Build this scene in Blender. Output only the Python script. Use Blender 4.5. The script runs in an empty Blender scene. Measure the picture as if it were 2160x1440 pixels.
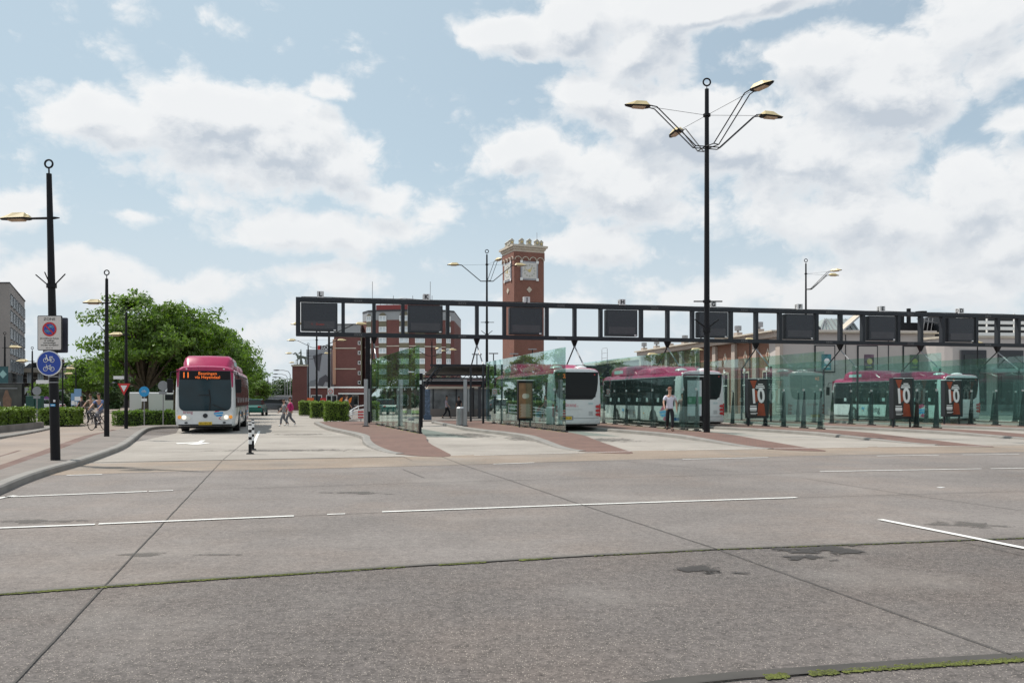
import bpy, bmesh, math, random
from mathutils import Vector, Matrix, Euler
import numpy as np
random.seed(7)
R = math.radians
SC = bpy.context.scene
COL = SC.collection

# ------------------------------------------------------------------ camera
EYE = 1.55
cam_d = bpy.data.cameras.new('camera'); cam = bpy.data.objects.new('camera', cam_d); COL.objects.link(cam)
cam.location = (0, 0, EYE); cam.rotation_euler = (R(90), 0, 0)
cam_d.sensor_width = 36; cam_d.lens = 28.33; cam_d.shift_y = 0.0556
cam_d.clip_start = 0.1; cam_d.clip_end = 6000
SC.camera = cam
SC.view_settings.view_transform = 'Standard'; SC.view_settings.look = 'None'
SC.view_settings.exposure = 0.0; SC.view_settings.gamma = 1.0
SC.cycles.transparent_max_bounces = 16; SC.cycles.max_bounces = 5; SC.cycles.diffuse_bounces = 2; SC.cycles.glossy_bounces = 3

# ------------------------------------------------------------------ world
SUN_EL, SUN_AZ = 57, -68
wd = bpy.data.worlds.new('World'); SC.world = wd; wd.use_nodes = True
nt = wd.node_tree; N = nt.nodes; L = nt.links
for n in list(N): N.remove(n)

def mth(nt, op, a, b=None, c=None, clamp=False):
    n = nt.nodes.new('ShaderNodeMath'); n.operation = op; n.use_clamp = clamp
    for i, v in enumerate((a, b, c)):
        if v is None: continue
        if isinstance(v, (int, float)): n.inputs[i].default_value = v
        else: nt.links.new(v, n.inputs[i])
    return n.outputs[0]
def vmth(nt, op, a, b=None):
    n = nt.nodes.new('ShaderNodeVectorMath'); n.operation = op
    for i, v in enumerate((a, b)):
        if v is None: continue
        if isinstance(v, (tuple, list)): n.inputs[i].default_value = v
        else: nt.links.new(v, n.inputs[i])
    return n.outputs['Value'] if op == 'LENGTH' else n.outputs[0]
def smooth(nt, v, a, b, lo=0.0, hi=1.0):
    n = nt.nodes.new('ShaderNodeMapRange'); n.interpolation_type = 'SMOOTHSTEP'
    nt.links.new(v, n.inputs[0]); n.inputs[1].default_value = a; n.inputs[2].default_value = b
    n.inputs[3].default_value = lo; n.inputs[4].default_value = hi
    return n.outputs[0]
def mixc(nt, f, a, b):
    n = nt.nodes.new('ShaderNodeMix'); n.data_type = 'RGBA'
    for k, v in ((0, f), (6, a), (7, b)):
        if isinstance(v, (int, float)): n.inputs[k].default_value = v
        elif isinstance(v, (tuple, list)): n.inputs[k].default_value = tuple(v) + ((1,) if len(v) == 3 else ())
        else: nt.links.new(v, n.inputs[k])
    return n.outputs[2]

# cumulus banks: azimuth (as tangent), elevation (as tangent), two radii, weight
BL = [(-.494,.353,.085,.045,1),(-.37,.345,.12,.06,1.1),(-.29,.322,.125,.062,1.1),(-.215,.30,.075,.05,1),(-.36,.285,.12,.035,.8),
 (-.17,.25,.08,.03,.7),(-.13,.215,.07,.028,.6),(-.43,.285,.08,.028,.55),(-.224,.384,.045,.02,.7),(-.57,.40,.05,.02,.35),(-.35,.25,.14,.03,.5),
 (-.27,.21,.11,.036,.95),(-.20,.197,.07,.03,.8),(-.083,.232,.035,.024,.7),(-.46,.225,.035,.012,.6),
 (-.57,.155,.16,.035,.75),(-.42,.145,.14,.024,.7),(-.22,.148,.08,.026,.7),(-.62,.25,.07,.035,.7),(-.3,.09,.3,.04,.45),
 (.0,.45,.075,.036,1),(.08,.465,.08,.05,1),(.15,.44,.10,.06,1),(.115,.375,.08,.05,1),(.20,.345,.12,.062,1.1),(.02,.305,.10,.036,.9),
 (.14,.27,.15,.055,1),(.26,.315,.14,.06,1),(.37,.295,.15,.07,1),(.46,.38,.11,.075,1.1),(.39,.425,.09,.045,.9),(.24,.485,.18,.032,1.25),(.32,.50,.1,.03,1.1),
 (.585,.465,.08,.05,1),(.62,.41,.045,.035,.8),(.615,.335,.04,.02,.7),(.45,.225,.18,.055,1),(.58,.255,.13,.055,1),(.62,.20,.1,.05,1),
 (.33,.22,.1,.04,.7),(.10,.19,.09,.032,.9),(.19,.235,.08,.03,.8),(.5,.14,.25,.045,.85),(.25,.13,.2,.03,.6),(.05,.12,.15,.02,.5)]
g = bpy.data.node_groups.new('cloud_field', 'ShaderNodeTree')
g.interface.new_socket(name='P', in_out='INPUT', socket_type='NodeSocketVector')
g.interface.new_socket(name='D', in_out='OUTPUT', socket_type='NodeSocketFloat')
gi = g.nodes.new('NodeGroupInput'); go = g.nodes.new('NodeGroupOutput')
P = gi.outputs[0]
wn = g.nodes.new('ShaderNodeTexNoise'); wn.inputs['Scale'].default_value = 9; wn.inputs['Detail'].default_value = 4
g.links.new(vmth(g, 'MULTIPLY', P, (1, 1.2, 1)), wn.inputs['Vector'])
wv = vmth(g, 'MULTIPLY', vmth(g, 'SUBTRACT', wn.outputs['Color'], (.5, .5, .5)), (.09, .055, 0))
PW = vmth(g, 'ADD', P, wv)
acc = None
for (bx, bz, rx, rz, w) in BL:
    az = math.atan(bx); el = bz * math.cos(az)
    d = vmth(g, 'LENGTH', vmth(g, 'MULTIPLY', vmth(g, 'SUBTRACT', PW, (az, el, 0)), (1 / (rx * 1.28), 1 / (rz * 1.36), 0)))
    v = mth(g, 'MULTIPLY', mth(g, 'SUBTRACT', 1.0, d, clamp=True), w)
    v = mth(g, 'MULTIPLY', v, 1.35)
    acc = v if acc is None else mth(g, 'SMOOTH_MAX', acc, v, .25)
sepp = g.nodes.new('ShaderNodeSeparateXYZ'); g.links.new(P, sepp.inputs[0])
side = smooth(g, mth(g, 'ABSOLUTE', sepp.outputs[0]), .62, .9, 0, .42)
high = smooth(g, sepp.outputs[1], .53, .75, 0, .4)
acc = mth(g, 'MAXIMUM', acc, mth(g, 'MAXIMUM', side, high))
fn = g.nodes.new('ShaderNodeTexNoise'); fn.inputs['Scale'].default_value = 12; fn.inputs['Detail'].default_value = 8; fn.inputs['Roughness'].default_value = .66
g.links.new(vmth(g, 'MULTIPLY', PW, (1, 1.25, 1)), fn.inputs['Vector'])
f2 = g.nodes.new('ShaderNodeTexNoise'); f2.inputs['Scale'].default_value = 3.1; f2.inputs['Detail'].default_value = 3
g.links.new(vmth(g, 'MULTIPLY', P, (1, 2.2, 1)), f2.inputs['Vector'])
vo = g.nodes.new('ShaderNodeTexVoronoi'); vo.inputs['Scale'].default_value = 17; vo.inputs['Detail'].default_value = 3; vo.inputs['Roughness'].default_value = .55; vo.normalize = True; vo.voronoi_dimensions = '2D'
pw2 = vmth(g, 'ADD', P, vmth(g, 'MULTIPLY', vmth(g, 'SUBTRACT', fn.outputs['Color'], (.5, .5, .5)), (.05, .05, 0)))
g.links.new(vmth(g, 'MULTIPLY', pw2, (1, 1.3, 1)), vo.inputs['Vector'])
D = mth(g, 'ADD', acc, mth(g, 'MULTIPLY', mth(g, 'SUBTRACT', fn.outputs[0], .5), 1.25))
D = mth(g, 'ADD', D, mth(g, 'MULTIPLY', mth(g, 'SUBTRACT', .24, vo.outputs['Distance']), 1.0))
D = mth(g, 'ADD', D, mth(g, 'MULTIPLY', mth(g, 'SUBTRACT', f2.outputs[0], .66), .4))
g.links.new(D, go.inputs[0])

tc = N.new('ShaderNodeTexCoord'); sx = N.new('ShaderNodeSeparateXYZ'); L.new(tc.outputs['Generated'], sx.inputs[0])
az = mth(nt, 'ARCTAN2', sx.outputs[0], sx.outputs[1])
hl = mth(nt, 'SQRT', mth(nt, 'ADD', mth(nt, 'MULTIPLY', sx.outputs[0], sx.outputs[0]), mth(nt, 'ADD', mth(nt, 'MULTIPLY', sx.outputs[1], sx.outputs[1]), 1e-5)))
el = mth(nt, 'MINIMUM', mth(nt, 'DIVIDE', sx.outputs[2], hl), 2.5)
cb = N.new('ShaderNodeCombineXYZ'); L.new(az, cb.inputs[0]); L.new(el, cb.inputs[1])
def field(off):
    gn = N.new('ShaderNodeGroup'); gn.node_tree = g
    L.new(vmth(nt, 'ADD', cb.outputs[0], off), gn.inputs[0]); return gn.outputs[0]
D0 = field((0, 0, 0)); D2 = field((-.008, .030, 0))
alpha = smooth(nt, D0, .12, .60)
lit = smooth(nt, mth(nt, 'SUBTRACT', D0, D2), -.50, .40)
thick = smooth(nt, D0, .55, 1.35)
sky = N.new('ShaderNodeTexSky'); sky.sky_type = 'NISHITA'; sky.sun_disc = False
sky.sun_elevation = R(SUN_EL); sky.sun_rotation = R(SUN_AZ); sky.air_density = 1.0; sky.dust_density = 1.5; sky.ozone_density = 1.2
SKY_S = 0.09
def vscale(v, s):
    n = N.new('ShaderNodeVectorMath'); n.operation = 'SCALE'
    if isinstance(v, (tuple, list)): n.inputs[0].default_value = v
    else: L.new(v, n.inputs[0])
    n.inputs[3].default_value = s; return n.outputs[0]
clear = vscale(sky.outputs[0], SKY_S)
# thin veil of high haze: whiter towards the horizon
veil = mth(nt, 'ADD', mth(nt, 'MULTIPLY', smooth(nt, el, 0.0, .42, 1, 0), .22), smooth(nt, az, -.35, .5, .86, .64), clamp=True)
clear = mixc(nt, veil, clear, (.55, .69, .79))
clear = mixc(nt, smooth(nt, el, -.02, .30, .85, 0), clear, (.735, .79, .825))
dark = (.56, .615, .685); bright = (.97, .97, .965)
shade = mth(nt, 'MULTIPLY', smooth(nt, D0, .15, 1.0), mth(nt, 'SUBTRACT', 1.18, lit), clamp=True)
cl = mixc(nt, shade, bright, dark)
cl = mixc(nt, smooth(nt, el, 0.03, .3, .5, 0), cl, (.78, .80, .82))
fin = mixc(nt, mth(nt, 'MULTIPLY', alpha, .93), clear, cl)
bg = N.new('ShaderNodeBackground'); L.new(fin, bg.inputs[0]); bg.inputs[1].default_value = 1.0
out = N.new('ShaderNodeOutputWorld'); L.new(bg.outputs[0], out.inputs[0])

# ------------------------------------------------------------------ sun
sd = bpy.data.lights.new('sun', 'SUN'); sd.energy = 4.4; sd.angle = R(.6); sd.color = (1, .95, .87)
so = bpy.data.objects.new('sun', sd); COL.objects.link(so)
S = Vector((math.sin(R(SUN_AZ)) * math.cos(R(SUN_EL)), math.cos(R(SUN_AZ)) * math.cos(R(SUN_EL)), math.sin(R(SUN_EL))))
so.rotation_euler = (-S).to_track_quat('-Z', 'Y').to_euler(); so.location = (0, 0, 60)

# ------------------------------------------------------------------ helpers
FP, HY = 1700.0, 840.0
def W(px, py, h=0.0):                       # a spot on level ground of height h
    Y = FP * (EYE - h) / (py - HY)
    return Vector(((px - 1080) / FP * Y, Y, h))
def X(px, Y): return (px - 1080) / FP * Y
def Z(py, Y): return EYE + (HY - py) / FP * Y
def bear(b): return Vector((math.sin(R(b)), math.cos(R(b)), 0))

MATS = {}
def mat(name, col, rough=.6, metal=0, spec=.5, noise=0, nscale=3, bump=0, bscale=30, emit=0, coat=0, transl=0, isl=0, detail=4):
    if name in MATS: return MATS[name]
    m = bpy.data.materials.new(name); m.use_nodes = True; t = m.node_tree
    p = t.nodes['Principled BSDF']
    p.inputs['Base Color'].default_value = (*col, 1); p.inputs['Roughness'].default_value = rough
    p.inputs['Metallic'].default_value = metal; p.inputs['Specular IOR Level'].default_value = spec
    p.inputs['Coat Weight'].default_value = coat; p.inputs['Coat Roughness'].default_value = .06
    tcn = t.nodes.new('ShaderNodeTexCoord')
    if noise or isl:
        nz = t.nodes.new('ShaderNodeTexNoise'); nz.inputs['Scale'].default_value = nscale; nz.inputs['Detail'].default_value = detail
        t.links.new(tcn.outputs['Object'], nz.inputs['Vector'])
        v = mth(t, 'MULTIPLY', mth(t, 'SUBTRACT', nz.outputs[0], .5), noise * 4)
        if isl:
            ge = t.nodes.new('ShaderNodeNewGeometry')
            v = mth(t, 'ADD', v, mth(t, 'MULTIPLY', mth(t, 'SUBTRACT', ge.outputs['Random Per Island'], .5), isl * 2))
        v = mth(t, 'ADD', v, 1.0)
        vm = t.nodes.new('ShaderNodeVectorMath'); vm.operation = 'SCALE'; vm.inputs[0].default_value = col
        t.links.new(v, vm.inputs[3]); t.links.new(vm.outputs[0], p.inputs['Base Color'])
        t.links.new(mth(t, 'ADD', mth(t, 'MULTIPLY', mth(t, 'SUBTRACT', nz.outputs[0], .5), .25), rough, clamp=True), p.inputs['Roughness'])
    if bump:
        bz = t.nodes.new('ShaderNodeTexNoise'); bz.inputs['Scale'].default_value = bscale; bz.inputs['Detail'].default_value = 6
        t.links.new(tcn.outputs['Object'], bz.inputs['Vector'])
        b = t.nodes.new('ShaderNodeBump'); b.inputs['Strength'].default_value = bump; b.inputs['Distance'].default_value = .02
        t.links.new(bz.outputs[0], b.inputs['Height']); t.links.new(b.outputs[0], p.inputs['Normal'])
    if emit:
        p.inputs['Emission Color'].default_value = (*col, 1); p.inputs['Emission Strength'].default_value = emit
    if transl:
        tr = t.nodes.new('ShaderNodeBsdfTranslucent'); tr.inputs[0].default_value = (col[0] * 1.6, col[1] * 1.8, col[2] * .8, 1)
        mx = t.nodes.new('ShaderNodeMixShader'); mx.inputs[0].default_value = transl
        t.links.new(p.outputs[0], mx.inputs[1]); t.links.new(tr.outputs[0], mx.inputs[2])
        t.links.new(mx.outputs[0], t.nodes['Material Output'].inputs[0])
    MATS[name] = m; return m

class MB:
    def __init__(s): s.v = []; s.f = []; s.m = []
    def add(s, vs, fs, mi=0):
        o = len(s.v); s.v += [tuple(v) for v in vs]; s.f += [tuple(i + o for i in f) for f in fs]; s.m += [mi] * len(fs); return s
    def box(s, c, d, rz=0, mi=0, M=None):
        hx, hy, hz = d[0] / 2, d[1] / 2, d[2] / 2
        q = Matrix.Translation(c) @ (M if M is not None else Matrix.Rotation(rz, 4, 'Z'))
        vs = [q @ Vector((a * hx, b * hy, e * hz)) for e in (-1, 1) for (a, b) in ((-1, -1), (1, -1), (1, 1), (-1, 1))]
        return s.add(vs, [(3, 2, 1, 0), (4, 5, 6, 7), (0, 1, 5, 4), (1, 2, 6, 5), (2, 3, 7, 6), (3, 0, 4, 7)], mi)
    def beam(s, a, b, w, h, mi=0):
        a, b = Vector(a), Vector(b); d = b - a
        q = d.to_track_quat('X', 'Z').to_matrix().to_4x4()
        return s.box((a + b) / 2, (d.length, w, h), M=q, mi=mi)
    def cyl(s, a, b, r0, r1=None, n=12, mi=0, cap=True):
        a, b = Vector(a), Vector(b); r1 = r0 if r1 is None else r1
        q = (b - a).to_track_quat('Z', 'Y').to_matrix()
        vs = []
        for p, r in ((a, r0), (b, r1)):
            for i in range(n):
                t = 2 * math.pi * i / n; vs.append(p + q @ Vector((r * math.cos(t), r * math.sin(t), 0)))
        fs = [(i, (i + 1) % n, n + (i + 1) % n, n + i) for i in range(n)]
        if cap: fs += [tuple(reversed(range(n))), tuple(range(n, 2 * n))]
        return s.add(vs, fs, mi)
    def tube(s, pts, r, n=8, mi=0, closed=False):
        pts = [Vector(p) for p in pts]; m = len(pts); vs = []; up = None
        for i, p in enumerate(pts):
            a = pts[(i - 1) % m] if (closed or i) else p; b = pts[(i + 1) % m] if (closed or i < m - 1) else p
            d = (b - a).normalized()
            if up is None: up = Vector((0, 0, 1)) if abs(d.z) < .9 else Vector((1, 0, 0))
            x = d.cross(up).normalized(); up = x.cross(d).normalized()
            rr = r[i] if isinstance(r, (list, tuple)) else r
            for k in range(n):
                t = 2 * math.pi * k / n; vs.append(p + (x * math.cos(t) + up * math.sin(t)) * rr)
        fs = []
        for i in range(m if closed else m - 1):
            j = (i + 1) % m
            for k in range(n): fs.append((i * n + k, i * n + (k + 1) % n, j * n + (k + 1) % n, j * n + k))
        if not closed: fs += [tuple(reversed(range(n))), tuple(range((m - 1) * n, m * n))]
        return s.add(vs, fs, mi)
    def ring(s, c, nrm, R0, r, n=24, k=8, mi=0):
        q = Vector(nrm).to_track_quat('Z', 'Y').to_matrix()
        return s.tube([Vector(c) + q @ Vector((R0 * math.cos(2 * math.pi * i / n), R0 * math.sin(2 * math.pi * i / n), 0)) for i in range(n)], r, k, mi, True)
    def sph(s, c, r, n=12, mi=0):
        r = (r, r, r) if isinstance(r, (int, float)) else r; m = n // 2; vs = [(c[0], c[1], c[2] - r[2])]
        for i in range(1, m):
            t = math.pi * i / m
            for k in range(n):
                u = 2 * math.pi * k / n; vs.append((c[0] + r[0] * math.sin(t) * math.cos(u), c[1] + r[1] * math.sin(t) * math.sin(u), c[2] - r[2] * math.cos(t)))
        vs.append((c[0], c[1], c[2] + r[2])); fs = [(0, 1 + (k + 1) % n, 1 + k) for k in range(n)]
        for i in range(m - 2):
            for k in range(n): fs.append((1 + i * n + k, 1 + i * n + (k + 1) % n, 1 + (i + 1) * n + (k + 1) % n, 1 + (i + 1) * n + k))
        e = len(vs) - 1; b = 1 + (m - 2) * n
        fs += [(b + k, b + (k + 1) % n, e) for k in range(n)]
        return s.add(vs, fs, mi)
    def prism(s, pts, z0, z1, mi=0):       # pts: counter-clockwise xy
        n = len(pts); a = sum(pts[i][0] * pts[(i + 1) % n][1] - pts[(i + 1) % n][0] * pts[i][1] for i in range(n))
        if a < 0: pts = list(reversed(pts))
        vs = [(p[0], p[1], z0) for p in pts] + [(p[0], p[1], z1) for p in pts]
        fs = [tuple(reversed(range(n))), tuple(range(n, 2 * n))] + [(i, (i + 1) % n, n + (i + 1) % n, n + i) for i in range(n)]
        return s.add(vs, fs, mi)
    def plate(s, pts, M, t, mi=0):         # outline in local xy, extruded t along local z, placed by M
        n = len(pts); a = sum(pts[i][0] * pts[(i + 1) % n][1] - pts[(i + 1) % n][0] * pts[i][1] for i in range(n))
        if a < 0: pts = list(reversed(pts))
        vs = [M @ Vector((p[0], p[1], 0)) for p in pts] + [M @ Vector((p[0], p[1], t)) for p in pts]
        fs = [tuple(reversed(range(n))), tuple(range(n, 2 * n))] + [(i, (i + 1) % n, n + (i + 1) % n, n + i) for i in range(n)]
        return s.add(vs, fs, mi)
    def loft(s, rings, mi=0, cap=True):
        n = len(rings[0]); vs = [p for r in rings for p in r]; fs = []
        for i in range(len(rings) - 1):
            for k in range(n): fs.append((i * n + k, i * n + (k + 1) % n, (i + 1) * n + (k + 1) % n, (i + 1) * n + k))
        if cap: fs += [tuple(reversed(range(n))), tuple(range((len(rings) - 1) * n, len(rings) * n))]
        return s.add(vs, fs, mi)
    def build(s, name, mats, parent=None, loc=None, smooth=False, bevel=0, **kw):
        me = bpy.data.meshes.new(name); me.from_pydata(s.v, [], s.f)
        if not isinstance(mats, (list, tuple)): mats = [mats]
        for m in mats: me.materials.append(m)
        if len(mats) > 1: me.polygons.foreach_set('material_index', s.m)
        bm = bmesh.new(); bm.from_mesh(me); bmesh.ops.recalc_face_normals(bm, faces=bm.faces)
        if bevel: bmesh.ops.bevel(bm, geom=list(bm.edges), offset=bevel, segments=2, affect='EDGES', profile=.5)
        bm.to_mesh(me); bm.free()
        if smooth: me.shade_smooth(); me.set_sharp_from_angle(angle=R(35))
        me.update()
        return link(name, me, parent, loc, **kw)
def link(name, data, parent=None, loc=None, rot=None, **kw):
    o = bpy.data.objects.new(name, data); COL.objects.link(o); o.parent = parent
    if loc is not None: o.location = loc
    if rot is not None: o.rotation_euler = rot
    for k, v in kw.items():
        if v: o[k] = v
    return o
def thing(name, label, cat, loc=(0, 0, 0), rz=0, group=None):
    return link(name, None, None, loc, (0, 0, rz), label=label, category=cat, group=group)
def copy_tree(o, parent=None):
    c = o.copy(); COL.objects.link(c); c.parent = parent
    for ch in list(o.children): copy_tree(ch, c)
    return c
def struct(o): o['kind'] = 'structure'; return o
def text(body, size, m, loc, rot, parent, name='lettering', ext=.003, align='CENTER', sx=1.0, bold=0, **kw):
    cu = bpy.data.curves.new('t', 'FONT'); cu.body = body; cu.size = size; cu.extrude = ext; cu.align_x = align; cu.align_y = 'CENTER'; cu.offset = bold
    cu.resolution_u = 3
    t = bpy.data.objects.new('t', cu); COL.objects.link(t)
    dg = bpy.context.evaluated_depsgraph_get(); me = bpy.data.meshes.new_from_object(t.evaluated_get(dg))
    bpy.data.objects.remove(t); bpy.data.curves.remove(cu)
    me.transform(Matrix.Diagonal((sx, 1, 1, 1))); me.materials.clear(); me.materials.append(m)
    return link(name, me, parent, loc, rot, **kw)
FRONT = (R(90), 0, 0)        # text that faces -Y
def rrect(w, h, r, n=5, cx=0, cy=0):
    out = []
    for (sx_, sy_, a0) in ((1, 1, 0), (-1, 1, 90), (-1, -1, 180), (1, -1, 270)):
        for i in range(n + 1):
            a = R(a0 + 90 * i / n); out.append((cx + sx_ * (w / 2 - r) + r * math.cos(a), cy + sy_ * (h / 2 - r) + r * math.sin(a)))
    return out
def circ(r, n=28, cx=0, cy=0, ry=None): return [(cx + r * math.cos(2 * math.pi * i / n), cy + (ry or r) * math.sin(2 * math.pi * i / n)) for i in range(n)]
def MF(x=0, y=0, z=0, rz=0):   # plate frame: local xy -> world xz, normal towards -Y
    return Matrix.Translation((x, y, z)) @ Matrix.Rotation(rz, 4, 'Z') @ Matrix.Rotation(R(90), 4, 'X')

# ------------------------------------------------------------------ materials
def concrete(name, base, warm, peb=.35, speck=1.0, rough=.85):
    m = bpy.data.materials.new(name); m.use_nodes = True; t = m.node_tree; p = t.nodes['Principled BSDF']
    tcn = t.nodes.new('ShaderNodeTexCoord'); o = tcn.outputs['Object']
    def nz(sc, det=5, ro=.5, vec=None):
        n = t.nodes.new('ShaderNodeTexNoise'); n.inputs['Scale'].default_value = sc; n.inputs['Detail'].default_value = det; n.inputs['Roughness'].default_value = ro
        t.links.new(vec if vec is not None else o, n.inputs['Vector']); return n.outputs[0]
    big = nz(.22, 5, .6); mid = nz(1.3, 6, .65); fine = nz(34, 4, .75); warmn = nz(.35, 4, .6)
    c = mixc(t, smooth(t, warmn, .42, .68), base, warm)
    vm = mth(t, 'ADD', mth(t, 'MULTIPLY', mth(t, 'SUBTRACT', big, .5), .8), 1.0)
    vm = mth(t, 'ADD', vm, mth(t, 'MULTIPLY', mth(t, 'SUBTRACT', mid, .5), .35))
    vm = mth(t, 'ADD', vm, mth(t, 'MULTIPLY', mth(t, 'SUBTRACT', fine, .5), .9 * speck))
    vm = mth(t, 'ADD', vm, mth(t, 'MULTIPLY', mth(t, 'SUBTRACT', nz(11, 9, .82), .5), 1.1 * speck))
    # tyre-worn streaks run along the traffic direction
    stv = vmth(t, 'MULTIPLY', o, (.12, 1.6, 1)); vm = mth(t, 'ADD', vm, mth(t, 'MULTIPLY', mth(t, 'SUBTRACT', nz(1.2, 4, .6, stv), .5), .28))
    vv = t.nodes.new('ShaderNodeTexVoronoi'); vv.inputs['Scale'].default_value = 95; t.links.new(o, vv.inputs['Vector'])
    sepc = t.nodes.new('ShaderNodeSeparateColor'); t.links.new(vv.outputs['Color'], sepc.inputs[0])
    pebm = mth(t, 'MULTIPLY', smooth(t, vv.outputs['Distance'], .28, .42, 1, 0), smooth(t, sepc.outputs[0], .66, .95))
    dkm = mth(t, 'MULTIPLY', smooth(t, vv.outputs['Distance'], .3, .45, 1, 0), smooth(t, sepc.outputs[1], .66, .9))
    sc = t.nodes.new('ShaderNodeVectorMath'); sc.operation = 'SCALE'; t.links.new(c, sc.inputs[0]); t.links.new(vm, sc.inputs[3])
    c = mixc(t, mth(t, 'MULTIPLY', pebm, peb), sc.outputs[0], (.50, .44, .38)); c = mixc(t, mth(t, 'MULTIPLY', dkm, peb), c, (.06, .055, .05))
    sn = nz(1.1, 6, .7); c = mixc(t, smooth(t, sn, .64, .74, 0, .38), c, (.06, .056, .052)); sl = nz(.45, 6, .62); c = mixc(t, smooth(t, sl, .5, .68, 0, .22), c, (.30, .28, .26))
    t.links.new(c, p.inputs['Base Color']); p.inputs['Roughness'].default_value = rough; p.inputs['Specular IOR Level'].default_value = .35
    b = t.nodes.new('ShaderNodeBump'); b.inputs['Strength'].default_value = .5; b.inputs['Distance'].default_value = .004
    t.links.new(mth(t, 'ADD', fine, mth(t, 'MULTIPLY', pebm, .8)), b.inputs['Height']); t.links.new(b.outputs[0], p.inputs['Normal'])
    return m
def pavers(name, c1, c2, mortar, w=.21, h=.105, rz=0, dirt=.35):
    m = bpy.data.materials.new(name); m.use_nodes = True; t = m.node_tree; p = t.nodes['Principled BSDF']
    tcn = t.nodes.new('ShaderNodeTexCoord'); mp = t.nodes.new('ShaderNodeMapping'); mp.inputs['Rotation'].default_value = (0, 0, rz)
    t.links.new(tcn.outputs['Object'], mp.inputs['Vector'])
    b = t.nodes.new('ShaderNodeTexBrick'); b.inputs['Scale'].default_value = 1; b.inputs['Brick Width'].default_value = w; b.inputs['Row Height'].default_value = h
    b.inputs['Mortar Size'].default_value = .006; b.inputs['Color1'].default_value = (*c1, 1); b.inputs['Color2'].default_value = (*c2, 1); b.inputs['Mortar'].default_value = (*mortar, 1)
    t.links.new(mp.outputs[0], b.inputs['Vector'])
    n = t.nodes.new('ShaderNodeTexNoise'); n.inputs['Scale'].default_value = .8; n.inputs['Detail'].default_value = 7; n.inputs['Roughness'].default_value = .7
    t.links.new(tcn.outputs['Object'], n.inputs['Vector'])
    sc = t.nodes.new('ShaderNodeVectorMath'); sc.operation = 'SCALE'; t.links.new(b.outputs[0], sc.inputs[0])
    t.links.new(mth(t, 'ADD', mth(t, 'MULTIPLY', mth(t, 'SUBTRACT', n.outputs[0], .5), dirt * 3), 1), sc.inputs[3])
    t.links.new(sc.outputs[0], p.inputs['Base Color']); p.inputs['Roughness'].default_value = .85
    return m
def wallmat(name, c1, c2, mortar, w=.22, h=.065, dirt=.2):   # bricks on upright walls
    m = bpy.data.materials.new(name); m.use_nodes = True; t = m.node_tree; p = t.nodes['Principled BSDF']
    tcn = t.nodes.new('ShaderNodeTexCoord'); s_ = t.nodes.new('ShaderNodeSeparateXYZ'); t.links.new(tcn.outputs['Object'], s_.inputs[0])
    c_ = t.nodes.new('ShaderNodeCombineXYZ'); t.links.new(mth(t, 'ADD', s_.outputs[0], s_.outputs[1]), c_.inputs[0]); t.links.new(s_.outputs[2], c_.inputs[1])
    b = t.nodes.new('ShaderNodeTexBrick'); b.inputs['Scale'].default_value = 1; b.inputs['Brick Width'].default_value = w; b.inputs['Row Height'].default_value = h
    b.inputs['Mortar Size'].default_value = .005; b.inputs['Color1'].default_value = (*c1, 1); b.inputs['Color2'].default_value = (*c2, 1); b.inputs['Mortar'].default_value = (*mortar, 1)
    t.links.new(c_.outputs[0], b.inputs['Vector'])
    n = t.nodes.new('ShaderNodeTexNoise'); n.inputs['Scale'].default_value = .5; n.inputs['Detail'].default_value = 6; n.inputs['Roughness'].default_value = .65
    t.links.new(tcn.outputs['Object'], n.inputs['Vector'])
    sc = t.nodes.new('ShaderNodeVectorMath'); sc.operation = 'SCALE'; t.links.new(b.outputs[0], sc.inputs[0])
    t.links.new(mth(t, 'ADD', mth(t, 'MULTIPLY', mth(t, 'SUBTRACT', n.outputs[0], .5), dirt * 3), 1), sc.inputs[3])
    t.links.new(sc.outputs[0], p.inputs['Base Color']); p.inputs['Roughness'].default_value = .9
    return m
def glassmat(name, tint, rough=.01, tr=.9, ior=1.5):
    m = bpy.data.materials.new(name); m.use_nodes = True; t = m.node_tree
    for n in list(t.nodes): t.nodes.remove(n)
    o = t.nodes.new('ShaderNodeOutputMaterial'); a = t.nodes.new('ShaderNodeBsdfTransparent'); a.inputs[0].default_value = (*[c * tr for c in tint], 1)
    ge = t.nodes.new('ShaderNodeNewGeometry'); dt = t.nodes.new('ShaderNodeVectorMath'); dt.operation = 'DOT_PRODUCT'; t.links.new(ge.outputs['Incoming'], dt.inputs[0]); t.links.new(ge.outputs['Normal'], dt.inputs[1])
    fr = mth(t, 'ADD', .035, mth(t, 'MULTIPLY', mth(t, 'POWER', mth(t, 'SUBTRACT', 1.0, mth(t, 'ABSOLUTE', dt.outputs['Value'])), 2.7), .8))
    b = t.nodes.new('ShaderNodeBsdfGlossy'); b.inputs['Color'].default_value = (.92, 1, .97, 1); b.inputs['Roughness'].default_value = rough
    d = t.nodes.new('ShaderNodeBsdfDiffuse'); d.inputs[0].default_value = (.25, .36, .34, 1)
    m0 = t.nodes.new('ShaderNodeMixShader'); m0.inputs[0].default_value = .03; t.links.new(a.outputs[0], m0.inputs[1]); t.links.new(d.outputs[0], m0.inputs[2])
    mx = t.nodes.new('ShaderNodeMixShader'); t.links.new(fr, mx.inputs[0]); t.links.new(m0.outputs[0], mx.inputs[1]); t.links.new(b.outputs[0], mx.inputs[2])
    t.links.new(mx.outputs[0], o.inputs[0]); return m

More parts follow.
